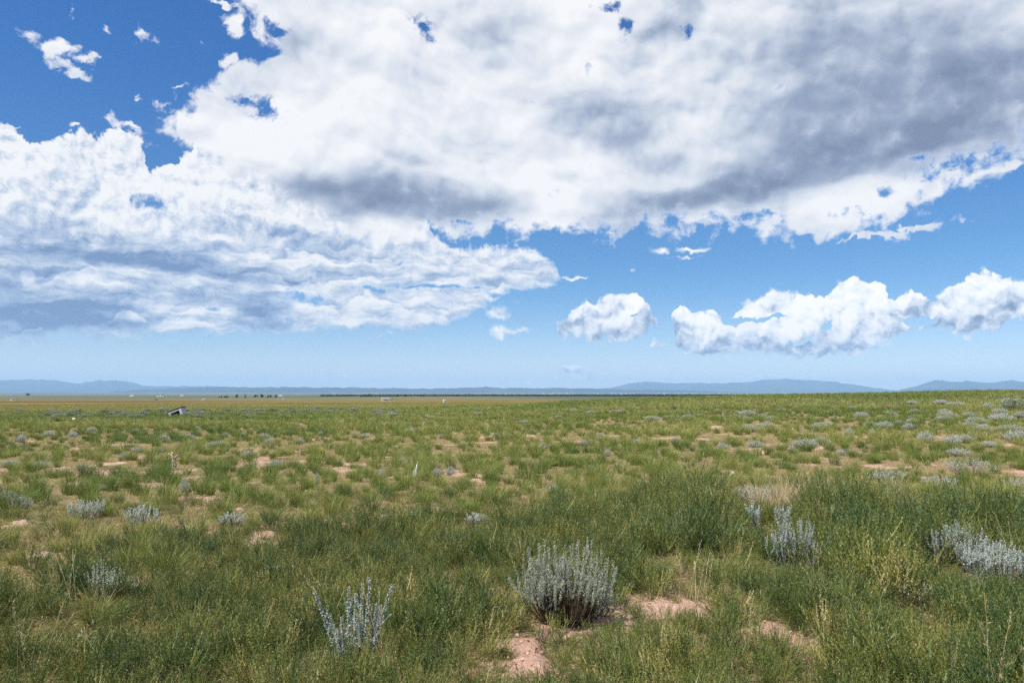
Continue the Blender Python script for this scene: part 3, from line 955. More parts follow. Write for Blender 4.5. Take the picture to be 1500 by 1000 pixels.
def scatter(name, var, P, scl, tint, seed, mat, tilt=0.10, aniso=0.2):
    coll, nv = var
    r = np.random.default_rng(seed)
    n = len(P)
    me = bpy.data.meshes.new(name)
    me.vertices.add(n)
    me.vertices.foreach_set("co", np.asarray(P, np.float32).ravel())
    rot = np.stack([r.normal(0, tilt, n), r.normal(0, tilt, n), r.uniform(0, 2 * math.pi, n)], -1).astype(np.float32)
    sc = np.repeat(np.asarray(scl, np.float32)[:, None], 3, 1)
    sc[:, 2] *= r.uniform(1 - aniso, 1 + aniso, n)
    for nm, ty, arr in (("rot", 'FLOAT_VECTOR', rot), ("scl", 'FLOAT_VECTOR', sc)):
        at = me.attributes.new(nm, ty, 'POINT'); at.data.foreach_set("vector", np.ascontiguousarray(arr, np.float32).ravel())
    at = me.attributes.new("vi", 'INT', 'POINT'); at.data.foreach_set("value", r.integers(0, nv, n).astype(np.int32))
    at = me.attributes.new("itint", 'FLOAT', 'POINT'); at.data.foreach_set("value", np.asarray(tint, np.float32))
    me.materials.append(mat)
    o = bpy.data.objects.new(name, me)
    COL.objects.link(o)
    ng = bpy.data.node_groups.new(name, 'GeometryNodeTree')
    ng.interface.new_socket("Geometry", in_out='INPUT', socket_type='NodeSocketGeometry')
    ng.interface.new_socket("Geometry", in_out='OUTPUT', socket_type='NodeSocketGeometry')
    N = ng.nodes; Lk = ng.links
    gi = N.new("NodeGroupInput"); go = N.new("NodeGroupOutput")
    ci = N.new("GeometryNodeCollectionInfo"); ci.inputs[0].default_value = coll; ci.inputs[1].default_value = True; ci.inputs[2].default_value = True
    ip = N.new("GeometryNodeInstanceOnPoints"); ip.inputs["Pick Instance"].default_value = True

    def na(nm, ty):
        x = N.new("GeometryNodeInputNamedAttribute"); x.data_type = ty; x.inputs[0].default_value = nm
        return next(s for s in x.outputs if s.enabled and s.name == "Attribute")
    Lk.new(gi.outputs[0], ip.inputs["Points"]); Lk.new(ci.outputs[0], ip.inputs["Instance"])
    Lk.new(na("vi", 'INT'), ip.inputs["Instance Index"])
    e2r = N.new("FunctionNodeEulerToRotation"); Lk.new(na("rot", 'FLOAT_VECTOR'), e2r.inputs[0]); Lk.new(e2r.outputs[0], ip.inputs["Rotation"])
    Lk.new(na("scl", 'FLOAT_VECTOR'), ip.inputs["Scale"])
    Lk.new(ip.outputs[0], go.inputs[0])
    md = o.modifiers.new("scatter", 'NODES'); md.node_group = ng
    tag(o, kind="stuff")
    return o


def grid_pts(d0, d1, sp, seed, half=None):
    half = half or (0.86 if d1 < 30 else 0.72)
    """jittered points in the wedge in front of the camera"""
    r = np.random.default_rng(seed)
    w = d1 * math.sin(half)
    xs = np.arange(-w, w, sp); ys = np.arange(d0 * 0.6, d1, sp)
    X, Y = np.meshgrid(xs, ys)
    X = X.ravel() + r.uniform(-0.5, 0.5, X.size) * sp * 1.1
    Y = Y.ravel() + r.uniform(-0.5, 0.5, Y.size) * sp * 1.1
    D = np.hypot(X, Y)
    k = (D > d0) & (D < d1) & (np.abs(np.arctan2(X, Y)) < half)
    return X[k], Y[k]


def onground(X, Y, dz=0.0):
    return np.stack([X, Y, H(X, Y) + dz], -1)


def weedmask(X, Y):
    """where the leafy green weeds take over from the bunchgrass"""
    lim = np.interp(X, [-6, -3, -1, 0.5, 3, 6, 10], [8.2, 8.4, 8.8, 10.5, 12.5, 12.0, 12.0])
    D = np.hypot(X, Y)
    return 1 - sstep(-0.8, 1.2, D - lim + (fbm(X * 0.7, Y * 0.7, 3) - 0.5) * 3.5)


# keep the soil in front of the sagebrush and round the named plants clear
_keep = []


def clearof(X, Y, k=1.0):
    ok = np.ones(len(X), bool)
    for cx, cy, rr in _keep:
        ok &= np.hypot(X - cx, Y - cy) > rr * k
    return ok


_views = []


def low_in_front(X, Y, frac=0.20):
    """largest height a weed may have without burying a named shrub that stands behind it"""
    lim = np.full(len(X), 9.0)
    d = np.hypot(X, Y); az = np.arctan2(X, Y); zg = H(X, Y)
    for cx, cy, cz, hw, hh in _views:
        D = math.hypot(cx, cy); A = math.atan2(cx, cy)
        m = (d < D - 0.05) & (d > D - 5.0) & (np.abs(az - A) < (hw + 0.16) / D)
        line = EYE + (cz + frac * hh - EYE) * d[m] / D
        lim[m] = np.minimum(lim[m], line - zg[m])
    return lim


V_tuss = variants("bunchgrass_tuft", [tuft(100 + i, 230, 0.38 + 0.03 * (i % 3), 0.12, 0.45 + 0.10 * (i % 4), 0.0050, 3, 0.25, 0.75) for i in range(8)], m_tussock)
V_tussm = variants("bunchgrass_tuft", [tuft(140 + i, 120, 0.40 + 0.03 * (i % 3), 0.14, 0.5 + 0.1 * (i % 4), 0.0095, 2, 0.25, 0.75) for i in range(6)], m_tussock)
V_tussf = variants("bunchgrass_tuft", [tuft(180 + i, 34, 0.34, 0.16, 0.9, 0.022, 1) for i in range(5)], m_tussock)
V_short = variants("short_grass_tuft", [tuft(200 + i, 22, 0.14, 0.07, 1.1, 0.0052, 2, 0.3, 0.5) for i in range(6)], m_short)
V_shortf = variants("short_grass_tuft", [tuft(240 + i, 26, 0.15, 0.16, 1.2, 0.010, 1, 0.3, 0.5) for i in range(5)], m_short)
V_weed = variants("green_weed", [weed(300 + i, 13 + i % 4, 0.38 + 0.04 * (i % 3), 0.21 + 0.03 * (i % 3), 0.025, 0.0080, 0.0042, 5) for i in range(7)], m_weed)
V_straw = variants("straw_tuft", [tuft(500 + i, 40, 0.48, 0.07, 0.42, 0.0045, 4) for i in range(4)], m_straw)
m_clod = leaf_mat("soil_clod", [(0.0, (0.25, 0.145, 0.095)), (0.5, (0.42, 0.265, 0.185)), (0.85, (0.50, 0.37, 0.29)), (1.0, (0.55, 0.48, 0.42))], 0.0, 0.95, 0.05)


def clod(seed):
    r = np.random.default_rng(seed)
    g = Geo()
    v = np.array([(x, y, z) for z in (-1, 1) for x, y in ((-1, -1), (1, -1), (1, 1), (-1, 1))], float) * (1 + r.normal(0, 0.22, (8, 3))) * np.array([1, r.uniform(0.6, 1), r.uniform(0.4, 0.8)]) * 0.011
    g.add(v, [(3, 2, 1, 0), (4, 5, 6, 7), (0, 1, 5, 4), (1, 2, 6, 5), (2, 3, 7, 6), (3, 0, 4, 7)], 0.5)
    return g


V_clod = variants("soil_clod", [clod(i) for i in range(6)], m_clod)
V_stalk = variants("dry_stalks", [stalks(400 + i, 7, 0.55, 0.05, 0.6) for i in range(5)], m_straw)


def build_cover():
    # keep the pink soil at the bottom and its arm behind the green bush in view
    for px, py, w in [(770, 995, 0.2), (770, 975, 0.2), (800, 960, 0.14), (830, 945, 0.12), (900, 918, 0.1), (960, 895, 0.12), (1005, 884, 0.1), (1160, 925, 0.12)]:
        x, y, z = place(px, py)
        _views.append((x, y, z + 0.03, w, 0.25))
    # bunchgrass
    X, Y = grid_pts(6.0, 26, 0.40, 1)
    k = (rng.random(len(X)) > bare(X, Y) * 1.15) & (rng.random(len(X)) > weedmask(X, Y) * 0.93) & (fbm(X * 0.9, Y * 0.9, 3) > 0.36) & (rng.random(len(X)) > 0.28) & clearof(X, Y)
    X, Y = X[k], Y[k]
    big = fbm(X * 0.35 + 9, Y * 0.35, 3)
    tint = np.clip(rng.beta(2, 3, len(X)) * 0.75 + (fbm(X * 0.25 + 50, Y * 0.25, 3) - 0.5) * 1.2 + 0.10, 0, 1)
    scatter("bunchgrass", V_tuss, onground(X, Y), rng.uniform(0.5, 1.05, len(X)) * (0.62 + 0.5 * big), tint, 1, m_tussock)
    X, Y = grid_pts(26, 64, 0.52, 2)
    k = (rng.random(len(X)) > bare(X, Y) * 1.2) & (fbm(X * 0.9, Y * 0.9, 3) > 0.36) & (rng.random(len(X)) > 0.28) & clearof(X, Y)
    X, Y = X[k], Y[k]
    tint = np.clip(rng.beta(2, 3, len(X)) * 0.75 + (fbm(X * 0.12 + 50, Y * 0.12, 3) - 0.5) * 1.4 + 0.12, 0, 1)
    scatter("bunchgrass", V_tussm, onground(X, Y), rng.uniform(0.5, 1.1, len(X)) * (0.62 + 0.5 * fbm(X * 0.35 + 9, Y * 0.35, 3)), tint, 2, m_tussock)
    X, Y = grid_pts(64, 190, 0.95, 3)
    tint = np.clip(rng.beta(2, 3, len(X)) * 0.75 + (fbm(X * 0.05 + 50, Y * 0.05, 4) - 0.5) * 1.5 + 0.20 + 0.25 * sstep(110, 180, np.hypot(X, Y)), 0, 1)
    scatter("bunchgrass", V_tussf, onground(X, Y), rng.uniform(0.6, 1.15, len(X)), tint, 3, m_tussock)
    X, Y = grid_pts(190, 480, 2.1, 4)
    tint = np.clip(rng.beta(2, 3, len(X)) * 0.4 + (fbm(X * 0.012 + 50, Y * 0.03, 4) - 0.5) * 0.9 + 0.55, 0, 1)
    scatter("bunchgrass", V_tussf, onground(X, Y), rng.uniform(0.8, 1.5, len(X)), tint, 4, m_tussock)
    # short yellow grass between the clumps
    X, Y = grid_pts(2.6, 13, 0.12, 5)
    k = (rng.random(len(X)) > bare(X, Y) * 1.02) & (rng.random(len(X)) > 0.75 * weedmask(X, Y) * sstep(-1.5, 1.0, X)) & clearof(X, Y)
    X, Y = X[k], Y[k]
    tint = np.clip(rng.beta(2, 2.4, len(X)) * 0.8 + (fbm(X * 0.5 + 20, Y * 0.5, 3) - 0.5) * 0.9 + 0.16, 0, 1)
    scatter("short_grass", V_short, onground(X, Y), rng.uniform(0.5, 1.2, len(X)), tint, 5, m_short)
    X, Y = grid_pts(13, 40, 0.32, 6)
    k = (rng.random(len(X)) > bare(X, Y) * 0.98) & clearof(X, Y)
    X, Y = X[k], Y[k]
    tint = np.clip(rng.beta(2, 2.4, len(X)) * 0.8 + (fbm(X * 0.2 + 20, Y * 0.2, 3) - 0.5) * 0.9 + 0.16, 0, 1)
    scatter("short_grass", V_shortf, onground(X, Y), rng.uniform(0.5, 1.1, len(X)), tint, 6, m_short)
    # leafy green weeds
    X, Y = grid_pts(2.8, 15, 0.185, 7)
    wm = weedmask(X, Y)
    k = (rng.random(len(X)) < wm * 0.95) & (rng.random(len(X)) > bare(X, Y) * 1.35) & clearof(X, Y, 1.1) & (fbm(X * 1.3 + 4, Y * 1.3, 3) > 0.33)
    X, Y = X[k], Y[k]
    tall = np.interp(X, [-4, -1, 1, 2.5, 5], [0.74, 0.70, 0.86, 1.08, 1.12]) * (0.7 + 0.6 * fbm(X * 0.8 + 7, Y * 0.8, 3))
    tint = np.clip(rng.beta(2, 3, len(X)) * 0.8 + (fbm(X * 0.4 + 80, Y * 0.4, 3) - 0.5) * 1.1 + np.interp(X, [-4, -1, 1, 4], [-0.06, 0.0, -0.10, -0.18]), 0, 1)
    lim = low_in_front(X, Y)
    sc_w = np.minimum(tall * rng.uniform(0.55, 1.25, len(X)), lim / 0.40)
    sc_w = np.minimum(sc_w, np.interp(np.hypot(X, Y), [2.8, 3.4, 4.6, 6.0], [0.35, 0.5, 0.85, 2.0]))
    k = sc_w > 0.18
    X, Y, tint, sc_w = X[k], Y[k], tint[k], sc_w[k]
    scatter("green_weeds", V_weed, onground(X, Y), sc_w, tint, 7, m_weed, 0.16)
    X, Y = grid_pts(2.6, 13, 0.19, 21)
    k = (rng.random(len(X)) < 0.25 + 0.6 * weedmask(X, Y)) & (rng.random(len(X)) > bare(X, Y) * 1.1) & clearof(X, Y, 1.0)
    X, Y = X[k], Y[k]
    scatter("green_weeds", V_weed, onground(X, Y), np.minimum(rng.uniform(0.28, 0.62, len(X)), np.maximum(low_in_front(X, Y) / 0.4, 0.1)), np.clip(rng.beta(2, 2.6, len(X)) * 0.75, 0, 1), 22, m_weed, 0.3)
    # dry straw-coloured bunches by the two slim sage clumps
    cx, cy, _ = place(1195, 752)
    r = np.random.default_rng(77)
    X = cx + r.normal(0, 0.42, 60); Y = cy + r.normal(0, 0.5, 60)
    scatter("straw_grass", V_straw, onground(X, Y), r.uniform(0.7, 1.3, 60), r.random(60), 9, m_straw, 0.12)
    # clods and pebbles on the open soil
    X, Y = grid_pts(3.6, 11, 0.035, 12)
    k = (rng.random(len(X)) < bare(X, Y) * 0.28 + 0.015)
    X, Y = X[k], Y[k]
    scatter("soil_clods", V_clod, onground(X, Y, 0.038), rng.uniform(0.3, 1.0, len(X)) ** 2, rng.random(len(X)), 10, m_clod, 1.0)
    # dry seed stalks
    X, Y = grid_pts(4.0, 26, 0.75, 8)
    p = 0.16 + 0.8 * np.exp(-((X - 3.9) / 1.3) ** 2 - ((Y - 10.6) / 1.6) ** 2)
    k = (rng.random(len(X)) < p) & clearof(X, Y)
    X, Y = X[k], Y[k]
    scatter("dry_grass_stalks", V_stalk, onground(X, Y), rng.uniform(0.5, 1.05, len(X)), rng.random(len(X)), 8, m_straw, 0.2)
# ------------------------------------------------------------------ silver sagebrush and winterfat
def leafy_shoot(g, C, t0, n, ll, lw, r, tint=0.0, spread=0.8):
    """leaves all round the upper part of a curve"""
    s = len(C)
    seg = np.linalg.norm(np.diff(C, axis=0), axis=1); cum = np.concatenate([[0], np.cumsum(seg)])
    u = r.uniform(t0, 1, n) ** 0.9 * cum[-1]
    P = np.stack([np.interp(u, cum, C[:, k]) for k in range(3)], -1)
    T = unit(np.stack([np.interp(u, cum, np.gradient(C[:, k])) for k in range(3)], -1))
    rd = r.normal(0, 1, (n, 3)); rd = unit(rd - (rd * T).sum(1, keepdims=True) * T)
    D = unit(T * r.uniform(0.5, 1.1, (n, 1)) + rd * spread)
    S = unit(np.cross(D, r.normal(0, 1, (n, 3))))
    k = u / cum[-1]
    g.leaves(P, D, S, ll * r.uniform(0.65, 1.2, n) * (1.1 - 0.45 * k), lw * r.uniform(0.75, 1.25, n), np.clip(r.beta(2, 2, n) * 0.7 + 0.25 * k + tint, 0, 1), 0.12)


def sage(seed, n, rx, ry, h, leaves, ll, lw, t0=0.45, droop=0.35, hollow=0.0, tips=None, wood_r=0.0045, twigs=0):
    r = np.random.default_rng(seed)
    fo = Geo(); wo = Geo()
    for i in range(n):
        if tips is not None and i < len(tips):
            tip = np.array(tips[i], float)
        else:
            a = r.random() * 2 * math.pi; rho = math.sqrt(r.random())
            tip = np.array([math.cos(a) * rho * rx, math.sin(a) * rho * ry, h * (1 - droop * rho ** 2) * r.uniform(0.78, 1.06)])
        b = np.array([tip[0] * 0.22 + r.normal() * 0.01, tip[1] * 0.22 + r.normal() * 0.01, -0.02])
        c = np.array([tip[0] * 0.98, tip[1] * 0.98, tip[2] * r.uniform(0.22, 0.42)])
        C = bez(b, c, tip, 12)
        leafy_shoot(fo, C, t0 * r.uniform(0.8, 1.2), leaves, ll, lw, r, r.uniform(-0.12, 0.12))
        wo.tube(C[:9], np.linspace(wood_r, wood_r * 0.35, 9), 0.5, 3)
        # a short side shoot or two
        for k in range(2):
            i0 = r.integers(6, 10)
            e = C[i0] + np.array([r.normal() * 0.06 * h / 0.6, r.normal() * 0.06 * h / 0.6, h * r.uniform(0.16, 0.34)])
            c2 = np.array([e[0], e[1], (C[i0][2] * 0.6 + e[2] * 0.4)])
            leafy_shoot(fo, bez(C[i0], c2, e, 7), 0.15, leaves // 2, ll * 0.9, lw * 0.9, r, r.uniform(-0.12, 0.12))
    for i in range(twigs):
        a = r.random() * 2 * math.pi; rho = math.sqrt(r.random()) * 0.8
        e = np.array([math.cos(a) * rho * rx, math.sin(a) * rho * ry, h * r.uniform(0.15, 0.6)])
        b = np.array([e[0] * 0.2, e[1] * 0.2, -0.01])
        C = bez(b, np.array([e[0] * 0.8, e[1] * 0.8, e[2] * 0.3]), e, 6) + r.normal(0, 0.010, (6, 3))
        wo.tube(C, np.linspace(0.0035, 0.0012, 6), 0.5, 3)
    return fo, wo


def shrub_thing(name, loc, fo, wo, mat, label, cat, group=None, rz=0.0):
    e = empty(name, loc, rz)
    fo.obj("foliage", mat, e)
    if wo is not None:
        wo.obj("stems", m_wood, e)
    tag(e, label, cat, group)
    return e


def copy_tree(o):
    c = o.copy(); COL.objects.link(c)
    for ch in o.children:
        d = ch.copy(); COL.objects.link(d); d.parent = c
    return c


def at(px, py, rr=None):
    x, y, z = place(px, py)
    if rr:
        _keep.append((x, y, rr))
    return x, y, z, math.hypot(x, y) / F


GS = "silver sage shrubs on the grassland"
# main sagebrush with the dark hollow under it
x, y, z, s = at(828, 918, 0.27)
tips = []
for tx, ty, dy in [(757, 838, 0), (766, 815, .05), (775, 806, -.05), (782, 822, .1), (788, 800, 0), (797, 797, .06), (803, 806, -.08), (812, 806, .02), (822, 818, -.05), (828, 806, .1), (838, 802, .05), (846, 796, 0), (852, 808, -.06), (858, 800, .03), (866, 798, .08), (872, 806, -.04),
                   (880, 812, .06), (888, 820, 0), (896, 826, .03), (760, 850, -.1), (893, 838, -.1), (843, 797, -.03), (791, 812, -.1)]:
    tips.append(((tx - 826) * s, dy, (918 - ty) * s))
fo, wo = sage(11, 92, 0.32, 0.24, 0.50, 130, 0.021, 0.0056, 0.54, 0.30, tips=tips, wood_r=0.007, twigs=420)
shrub_thing("sagebrush", (x, y, z), fo, wo, m_silver, "large silver sagebrush with a dark hollow base beside the open pink soil", "shrub", GS)
# low straggly outlier in front of it
x, y, z, s = at(872, 905, 0.16)
fo, wo = sage(12, 16, 0.16, 0.12, 0.20, 34, 0.022, 0.0055, 0.25, 0.5, twigs=12)
shrub_thing("sagebrush", (x, y, z), fo, wo, m_greysage, "small straggly grey-green shrub tucked under the large sagebrush", "shrub", GS)

_views.append((x, y, z, 0.40, 0.35))
# woolly spikes of winterfat, near
x, y, z, s = at(520, 985, 0.05)
_views.append((x, y, z, 0.22, 0.85))
tips = [((tx - 520) * s, dy, (985 - ty) * s) for tx, ty, dy in [(461, 872, 0), (508, 868, .03), (521, 874, -.02), (527, 862, .04), (539, 850, 0), (571, 863, .02), (503, 905, -.05), (554, 894, .03), (482, 906, 0), (547, 893, .05), (530, 915, .05), (495, 925, -.03)]]
r_ = np.random.default_rng(21)
fo, wo = Geo(), Geo()
for t in tips:
    t = np.array(t)
    b = np.array([t[0] * 0.25 + r_.normal() * 0.008, t[1] * 0.4, -0.02])
    C = bez(b, np.array([t[0] * 0.55 if abs(t[0]) > 0.15 else t[0] * 0.9, t[1], t[2] * 0.4]), t, 22)
    if abs(t[0] - (539 - 520) * s) < 1e-6:
        C[-3:, 0] += np.array([0.004, -0.002, -0.014]); C[-3:, 2] += np.array([0.0, -0.002, -0.012])
    wo.tube(C, np.linspace(0.006, 0.002, 22), 0.5, 4)
    # tufts of woolly leaves, bead after bead
    nb = 44
    for k in range(nb):
        u = 0.22 + 0.78 * (k + r_.uniform(-0.3, 0.3)) / nb
        P = np.array([np.interp(u, np.linspace(0, 1, 22), C[:, q]) for q in range(3)])
        m = 12
        D = unit(r_.normal(0, 1, (m, 3)) + np.array([0, 0, 0.5]))
        R_ = 0.019 * (1.15 - 0.55 * u)
        fo.leaves(P + D * 0.002, D, unit(np.cross(D, r_.normal(0, 1, (m, 3)))), R_ * r_.uniform(0.7, 1.2, m), 0.0062, np.clip(r_.beta(2, 2, m) * 0.6 + 0.4 * u, 0, 1), 0.1)
    for k in range(5):
        u = r_.uniform(0.3, 0.75)
        P = np.array([np.interp(u, np.linspace(0, 1, 22), C[:, q]) for q in range(3)])
        e = P + np.array([r_.normal() * 0.03, r_.normal() * 0.03, r_.uniform(0.05, 0.12)])
        leafy_shoot(fo, bez(P, (P + e) / 2 + np.array([r_.normal() * .01, 0, 0]), e, 6), 0.2, 42, 0.012, 0.005, r_, 0.1, 1.0)
shrub_thing("winterfat_shrub", (x, y, z), fo, wo, m_woolly, "winterfat with a few tall bare-based woolly silver spikes, one leaning far out", "shrub", GS)


def spiky(px, py, w, h, n, seed, mat, label, lv=60, t0=0.2, droop=0.3, rr=0.55, ll=0.016, lw=0.006):
    x, y, z, s = at(px, py, w * place(px, py)[1] / F * 0.5 * rr * 0.6)
    k = max(1.0, s * F / 7.0)
    _views.append((x, y, z, w * s * 0.5, h * s))
    fo, wo = sage(seed, n, w * s * 0.5, max(w * s * 0.3, 0.08), h * s, lv, ll * min(k, 1.8), lw * min(k, 2.2), t0, droop, twigs=6)
    return shrub_thing("sagebrush", (x, y, z), fo, wo, mat, label, "shrub", GS)


spiky(1164, 840, 84, 78, 30, 31, m_woolly, "compact blue-grey sage of upright spikes amid tall green weeds", 120, 0.15, 0.35)
spiky(1404, 828, 76, 54, 40, 32, m_woolly, "bright silver sage with two taller pointed plumes behind dense weeds", 100, 0.10, 0.4)
spiky(1470, 854, 104, 54, 50, 33, m_woolly, "bright silver sage at the edge of the view, against bare yellowish ground", 100, 0.10, 0.4)
spiky(1434, 838, 62, 46, 34, 48, m_woolly, "low bright silver sage between the plumed one and the one against bare ground", 100, 0.10, 0.4)
spiky(160, 885, 74, 58, 24, 34, m_silver, "dull thin-stemmed grey sage half buried in the dark weeds", 34, 0.3, 0.3)
spiky(1108, 778, 26, 42, 10, 35, m_woolly, "slim pale sage clump of few spikes beside a patch of dry straw grass", 60, 0.2, 0.25)
spiky(1146, 782, 30, 44, 10, 36, m_woolly, "slim pale sage clump with one long spike, second beside the dry straw grass", 60, 0.2, 0.25)
spiky(1345, 895, 52, 48, 16, 37, m_silver, "sparse dead-looking grey sage of bare twigs deep in the green weeds", 9, 0.4, 0.3)
spiky(1112, 738, 82, 26, 46, 38, m_cush, "long low cushion of pale silver sage with a dark lower edge", 34, 0.25, 0.4, 0.8)
spiky(210, 770, 50, 30, 34, 39, m_cush, "rounded silver sage leaning to one side between grass tussocks and pink soil", 36, 0.25, 0.4, 0.8)
spiky(125, 760, 70, 26, 40, 40, m_cush, "wide silver sage drift mixed with grass beside bare pink soil", 26, 0.25, 0.4, 0.8)
spiky(340, 770, 38, 20, 28, 41, m_cush, "small neat silver sage cushion alone among grass tussocks", 34, 0.2, 0.4, 0.8)
spiky(697, 768, 42, 17, 28, 42, m_cush, "flat silver sage mat at the edge where weeds meet the bunchgrass", 30, 0.2, 0.4, 0.8)
spiky(672, 748, 30, 11, 20, 43, m_greysage, "dark grey-blue mat of sage above the flat silver mat", 30, 0.2, 0.4, 0.8)
spiky(1300, 706, 70, 16, 40, 44, m_cush, "long narrow strip of silver sage under a pink soil gap", 24, 0.2, 0.3, 0.8)
spiky(1372, 716, 56, 17, 34, 45, m_cush, "mid-sized silver sage strip just above the tall dark weeds", 24, 0.2, 0.3, 0.8)
spiky(1424, 697, 66, 24, 40, 46, m_cush, "tall loose silver sage with a green tussock growing against it", 24, 0.2, 0.35, 0.8)
spiky(1487, 718, 36, 16, 22, 47, m_cush, "silver sage cut by the edge of the view above the tall weeds", 24, 0.2, 0.35, 0.8)

# mid and far cushions: a few models, copied
SG = []
for i, (n, lv, ll, lw, mt) in enumerate([(80, 22, 0.050, 0.019, m_cush), (70, 22, 0.050, 0.020, m_cush), (85, 20, 0.046, 0.018, m_cush), (70, 18, 0.055, 0.022, m_greysage)]):
    fo, wo = sage(60 + i, n, 0.5, 0.36, 0.42, lv, ll, lw, 0.2, 0.55)
    SG.append((fo, wo, mt))
_first = {}


def cushion(px, py, w, h, kind, label, group, D=None):
    x, y, z, s = at(px, py)
    fo, wo, mt = SG[kind]
    if kind not in _first:
        e = empty("sagebrush", (0, 0, 0))
        fo.obj("foliage", mt, e); wo.obj("stems", m_wood, e)
        _first[kind] = e
    else:
        e = copy_tree(_first[kind])
    e.location = (x, y, z)
    e.rotation_euler = (0, 0, random.Random(int(px * 7 + py)).random() * 0.7 - 0.35)
    e.scale = (w * s / 0.90, w * s / 0.90, max(0.20, h * s * 1.15) / 0.44)
    tag(e, label, "shrub", group)
    return e


GR = "pale sage cushions dotted over the grassy rise"
L1 = "pale sage cushion among many on the grassy rise under the twin-peaked mountains"
for px, py, w, h in [(1180, 656, 32, 12), (1203, 651, 24, 10), (1098, 632, 28, 10), (1125, 628, 22, 9), (1108, 655, 24, 9), (1059, 657, 16, 7), (1008, 613, 18, 6), (1027, 611, 14, 5), (1058, 613, 12, 5), (1085, 615, 20, 7), (1095, 609, 24, 8), (1117, 613, 16, 7), (1131, 615, 16, 6),
                     (1202, 629, 22, 10), (1213, 626, 18, 8), (1262, 612, 22, 8), (1275, 625, 16, 7), (1296, 627, 24, 9), (1303, 608, 18, 6), (1317, 623, 16, 7), (1332, 630, 16, 9), (1336, 620, 14, 7), (1384, 606, 18, 6), (1383, 616, 20, 7), (1386, 611, 24, 7), (1395, 652, 22, 12), (1410, 648, 30, 10),
                     (1356, 648, 20, 14), (1430, 620, 26, 8), (1448, 598, 14, 7), (1468, 617, 32, 10), (1490, 647, 30, 14), (1421, 626, 18, 8), (1440, 632, 24, 9), (1481, 632, 26, 9), (1400, 594, 22, 5), (1378, 592, 18, 6), (1336, 592, 14, 5), (1233, 667, 14, 6), (1160, 662, 12, 6), (1244, 640, 12, 12), (1278, 642, 10, 12), (1430, 637, 16, 6), (1465, 606, 20, 7), (1495, 612, 18, 8), (1475, 590, 14, 6), (1250, 600, 14, 5), (1212, 607, 12, 5), (1450, 655, 20, 8), (1340, 606, 16, 6), (1405, 668, 30, 10), (1145, 603, 12, 5), (1420, 610, 18, 6)]:
    cushion(px, py, w, h, [0, 1, 2, 0][int(px) % 4], L1, GR)
cushion(1488, 600, 40, 15, 3, "largest grey-green sagebrush on the skyline side of the grassy rise", GR)

GM = "grey sage cushions scattered in the middle of the grassland"
L2 = "small pale sage cushion scattered among green bunchgrass in the middle of the grassland"
for px, py, w, h in [(857, 653, 18, 9), (933, 653, 20, 9), (818, 613, 12, 5), (840, 604, 12, 6), (868, 606, 22, 5), (905, 605, 26, 5), (955, 615, 26, 6), (985, 613, 26, 5), (990, 649, 16, 8), (812, 725, 20, 9), (640, 698, 16, 8), (660, 696, 14, 7), (590, 680, 12, 6), (770, 620, 22, 5), (648, 642, 12, 5),
                     (535, 641, 14, 5), (598, 633, 14, 5), (545, 617, 12, 4), (500, 620, 12, 4), (575, 608, 18, 4), (630, 612, 16, 4), (700, 607, 18, 4), (725, 640, 12, 6), (746, 642, 10, 5), (680, 655, 12, 6), (865, 693, 10, 6), (795, 660, 12, 12), (915, 630, 14, 5), (880, 640, 12, 5), (470, 638, 10, 6), (560, 700, 10, 6), (890, 668, 12, 7), (950, 680, 14, 6), (1000, 690, 12, 6), (965, 632, 14, 5)]:
    cushion(px, py, w, h, [0, 1, 2][int(px) % 3], L2, GM)

GL = "faint grey sage tufts in the grass below the tilted shelter"
L3 = "faint grey sage tuft in the grass below the tilted shelter"
for px, py, w, h in [(72, 639, 14, 7), (107, 640, 14, 7), (32, 648, 12, 10), (198, 635, 12, 6), (240, 648, 18, 10), (200, 663, 14, 8), (182, 673, 16, 8), (232, 663, 18, 7), (278, 643, 18, 7), (290, 630, 10, 5), (318, 655, 32, 8), (365, 670, 22, 8), (285, 660, 20, 7), (405, 685, 22, 9), (135, 632, 12, 6), (435, 624, 10, 5), (388, 641, 14, 6),
                     (425, 630, 10, 5), (330, 640, 10, 5), (356, 640, 8, 5), (60, 686, 24, 9), (15, 685, 20, 9), (270, 720, 14, 9), (395, 650, 14, 6), (440, 650, 12, 6), (465, 710, 8, 16), (120, 690, 16, 8), (30, 745, 30, 14), (10, 735, 26, 12)]:
    cushion(px, py, w, h, [0, 1, 2][int(px) % 3], L3, GL)

GB = "sage belt in front of the tan field"
L4 = "grey-green sagebrush in the belt along the near edge of the tan field"
rb = random.Random(5)
for i in range(95):
    px = rb.uniform(-5, 590)
    py = rb.choice([601.5, 603, 604.5, 606, 608, 611]) + rb.uniform(-0.8, 0.8) + (4.5 if px < 230 else 0) * rb.random() - (1.5 if px > 420 else 0)
    cushion(px, py, rb.uniform(8, 20), rb.uniform(3.0, 5.5), 3, L4, GB)

# ------------------------------------------------------------------ dead cholla, bleached stalk, stones, debris
m_bone = solid_mat("bleached_wood", [(0.3, (0.16, 0.14, 0.11)), (0.55, (0.38, 0.35, 0.29)), (0.7, (0.62, 0.60, 0.55))], 60, bump=0.004)
m_whitebone = solid_mat("white_dead_wood", [(0.35, (0.22, 0.21, 0.19)), (0.52, (0.50, 0.49, 0.47)), (0.65, (0.68, 0.67, 0.66))], 40, bump=0.003)
m_cholla = solid_mat("dead_cactus_wood", [(0.40, (0.05, 0.042, 0.030)), (0.5, (0.30, 0.25, 0.17)), (0.6, (0.60, 0.54, 0.42))], 30, bump=0.006)
x, y, z, s = at(257, 688, 0.12)
e = empty("dead_cactus", (x, y, z))
P = lambda a, b, dy=0.0: np.array([(a - 257) * s, dy, (688 - b) * s])


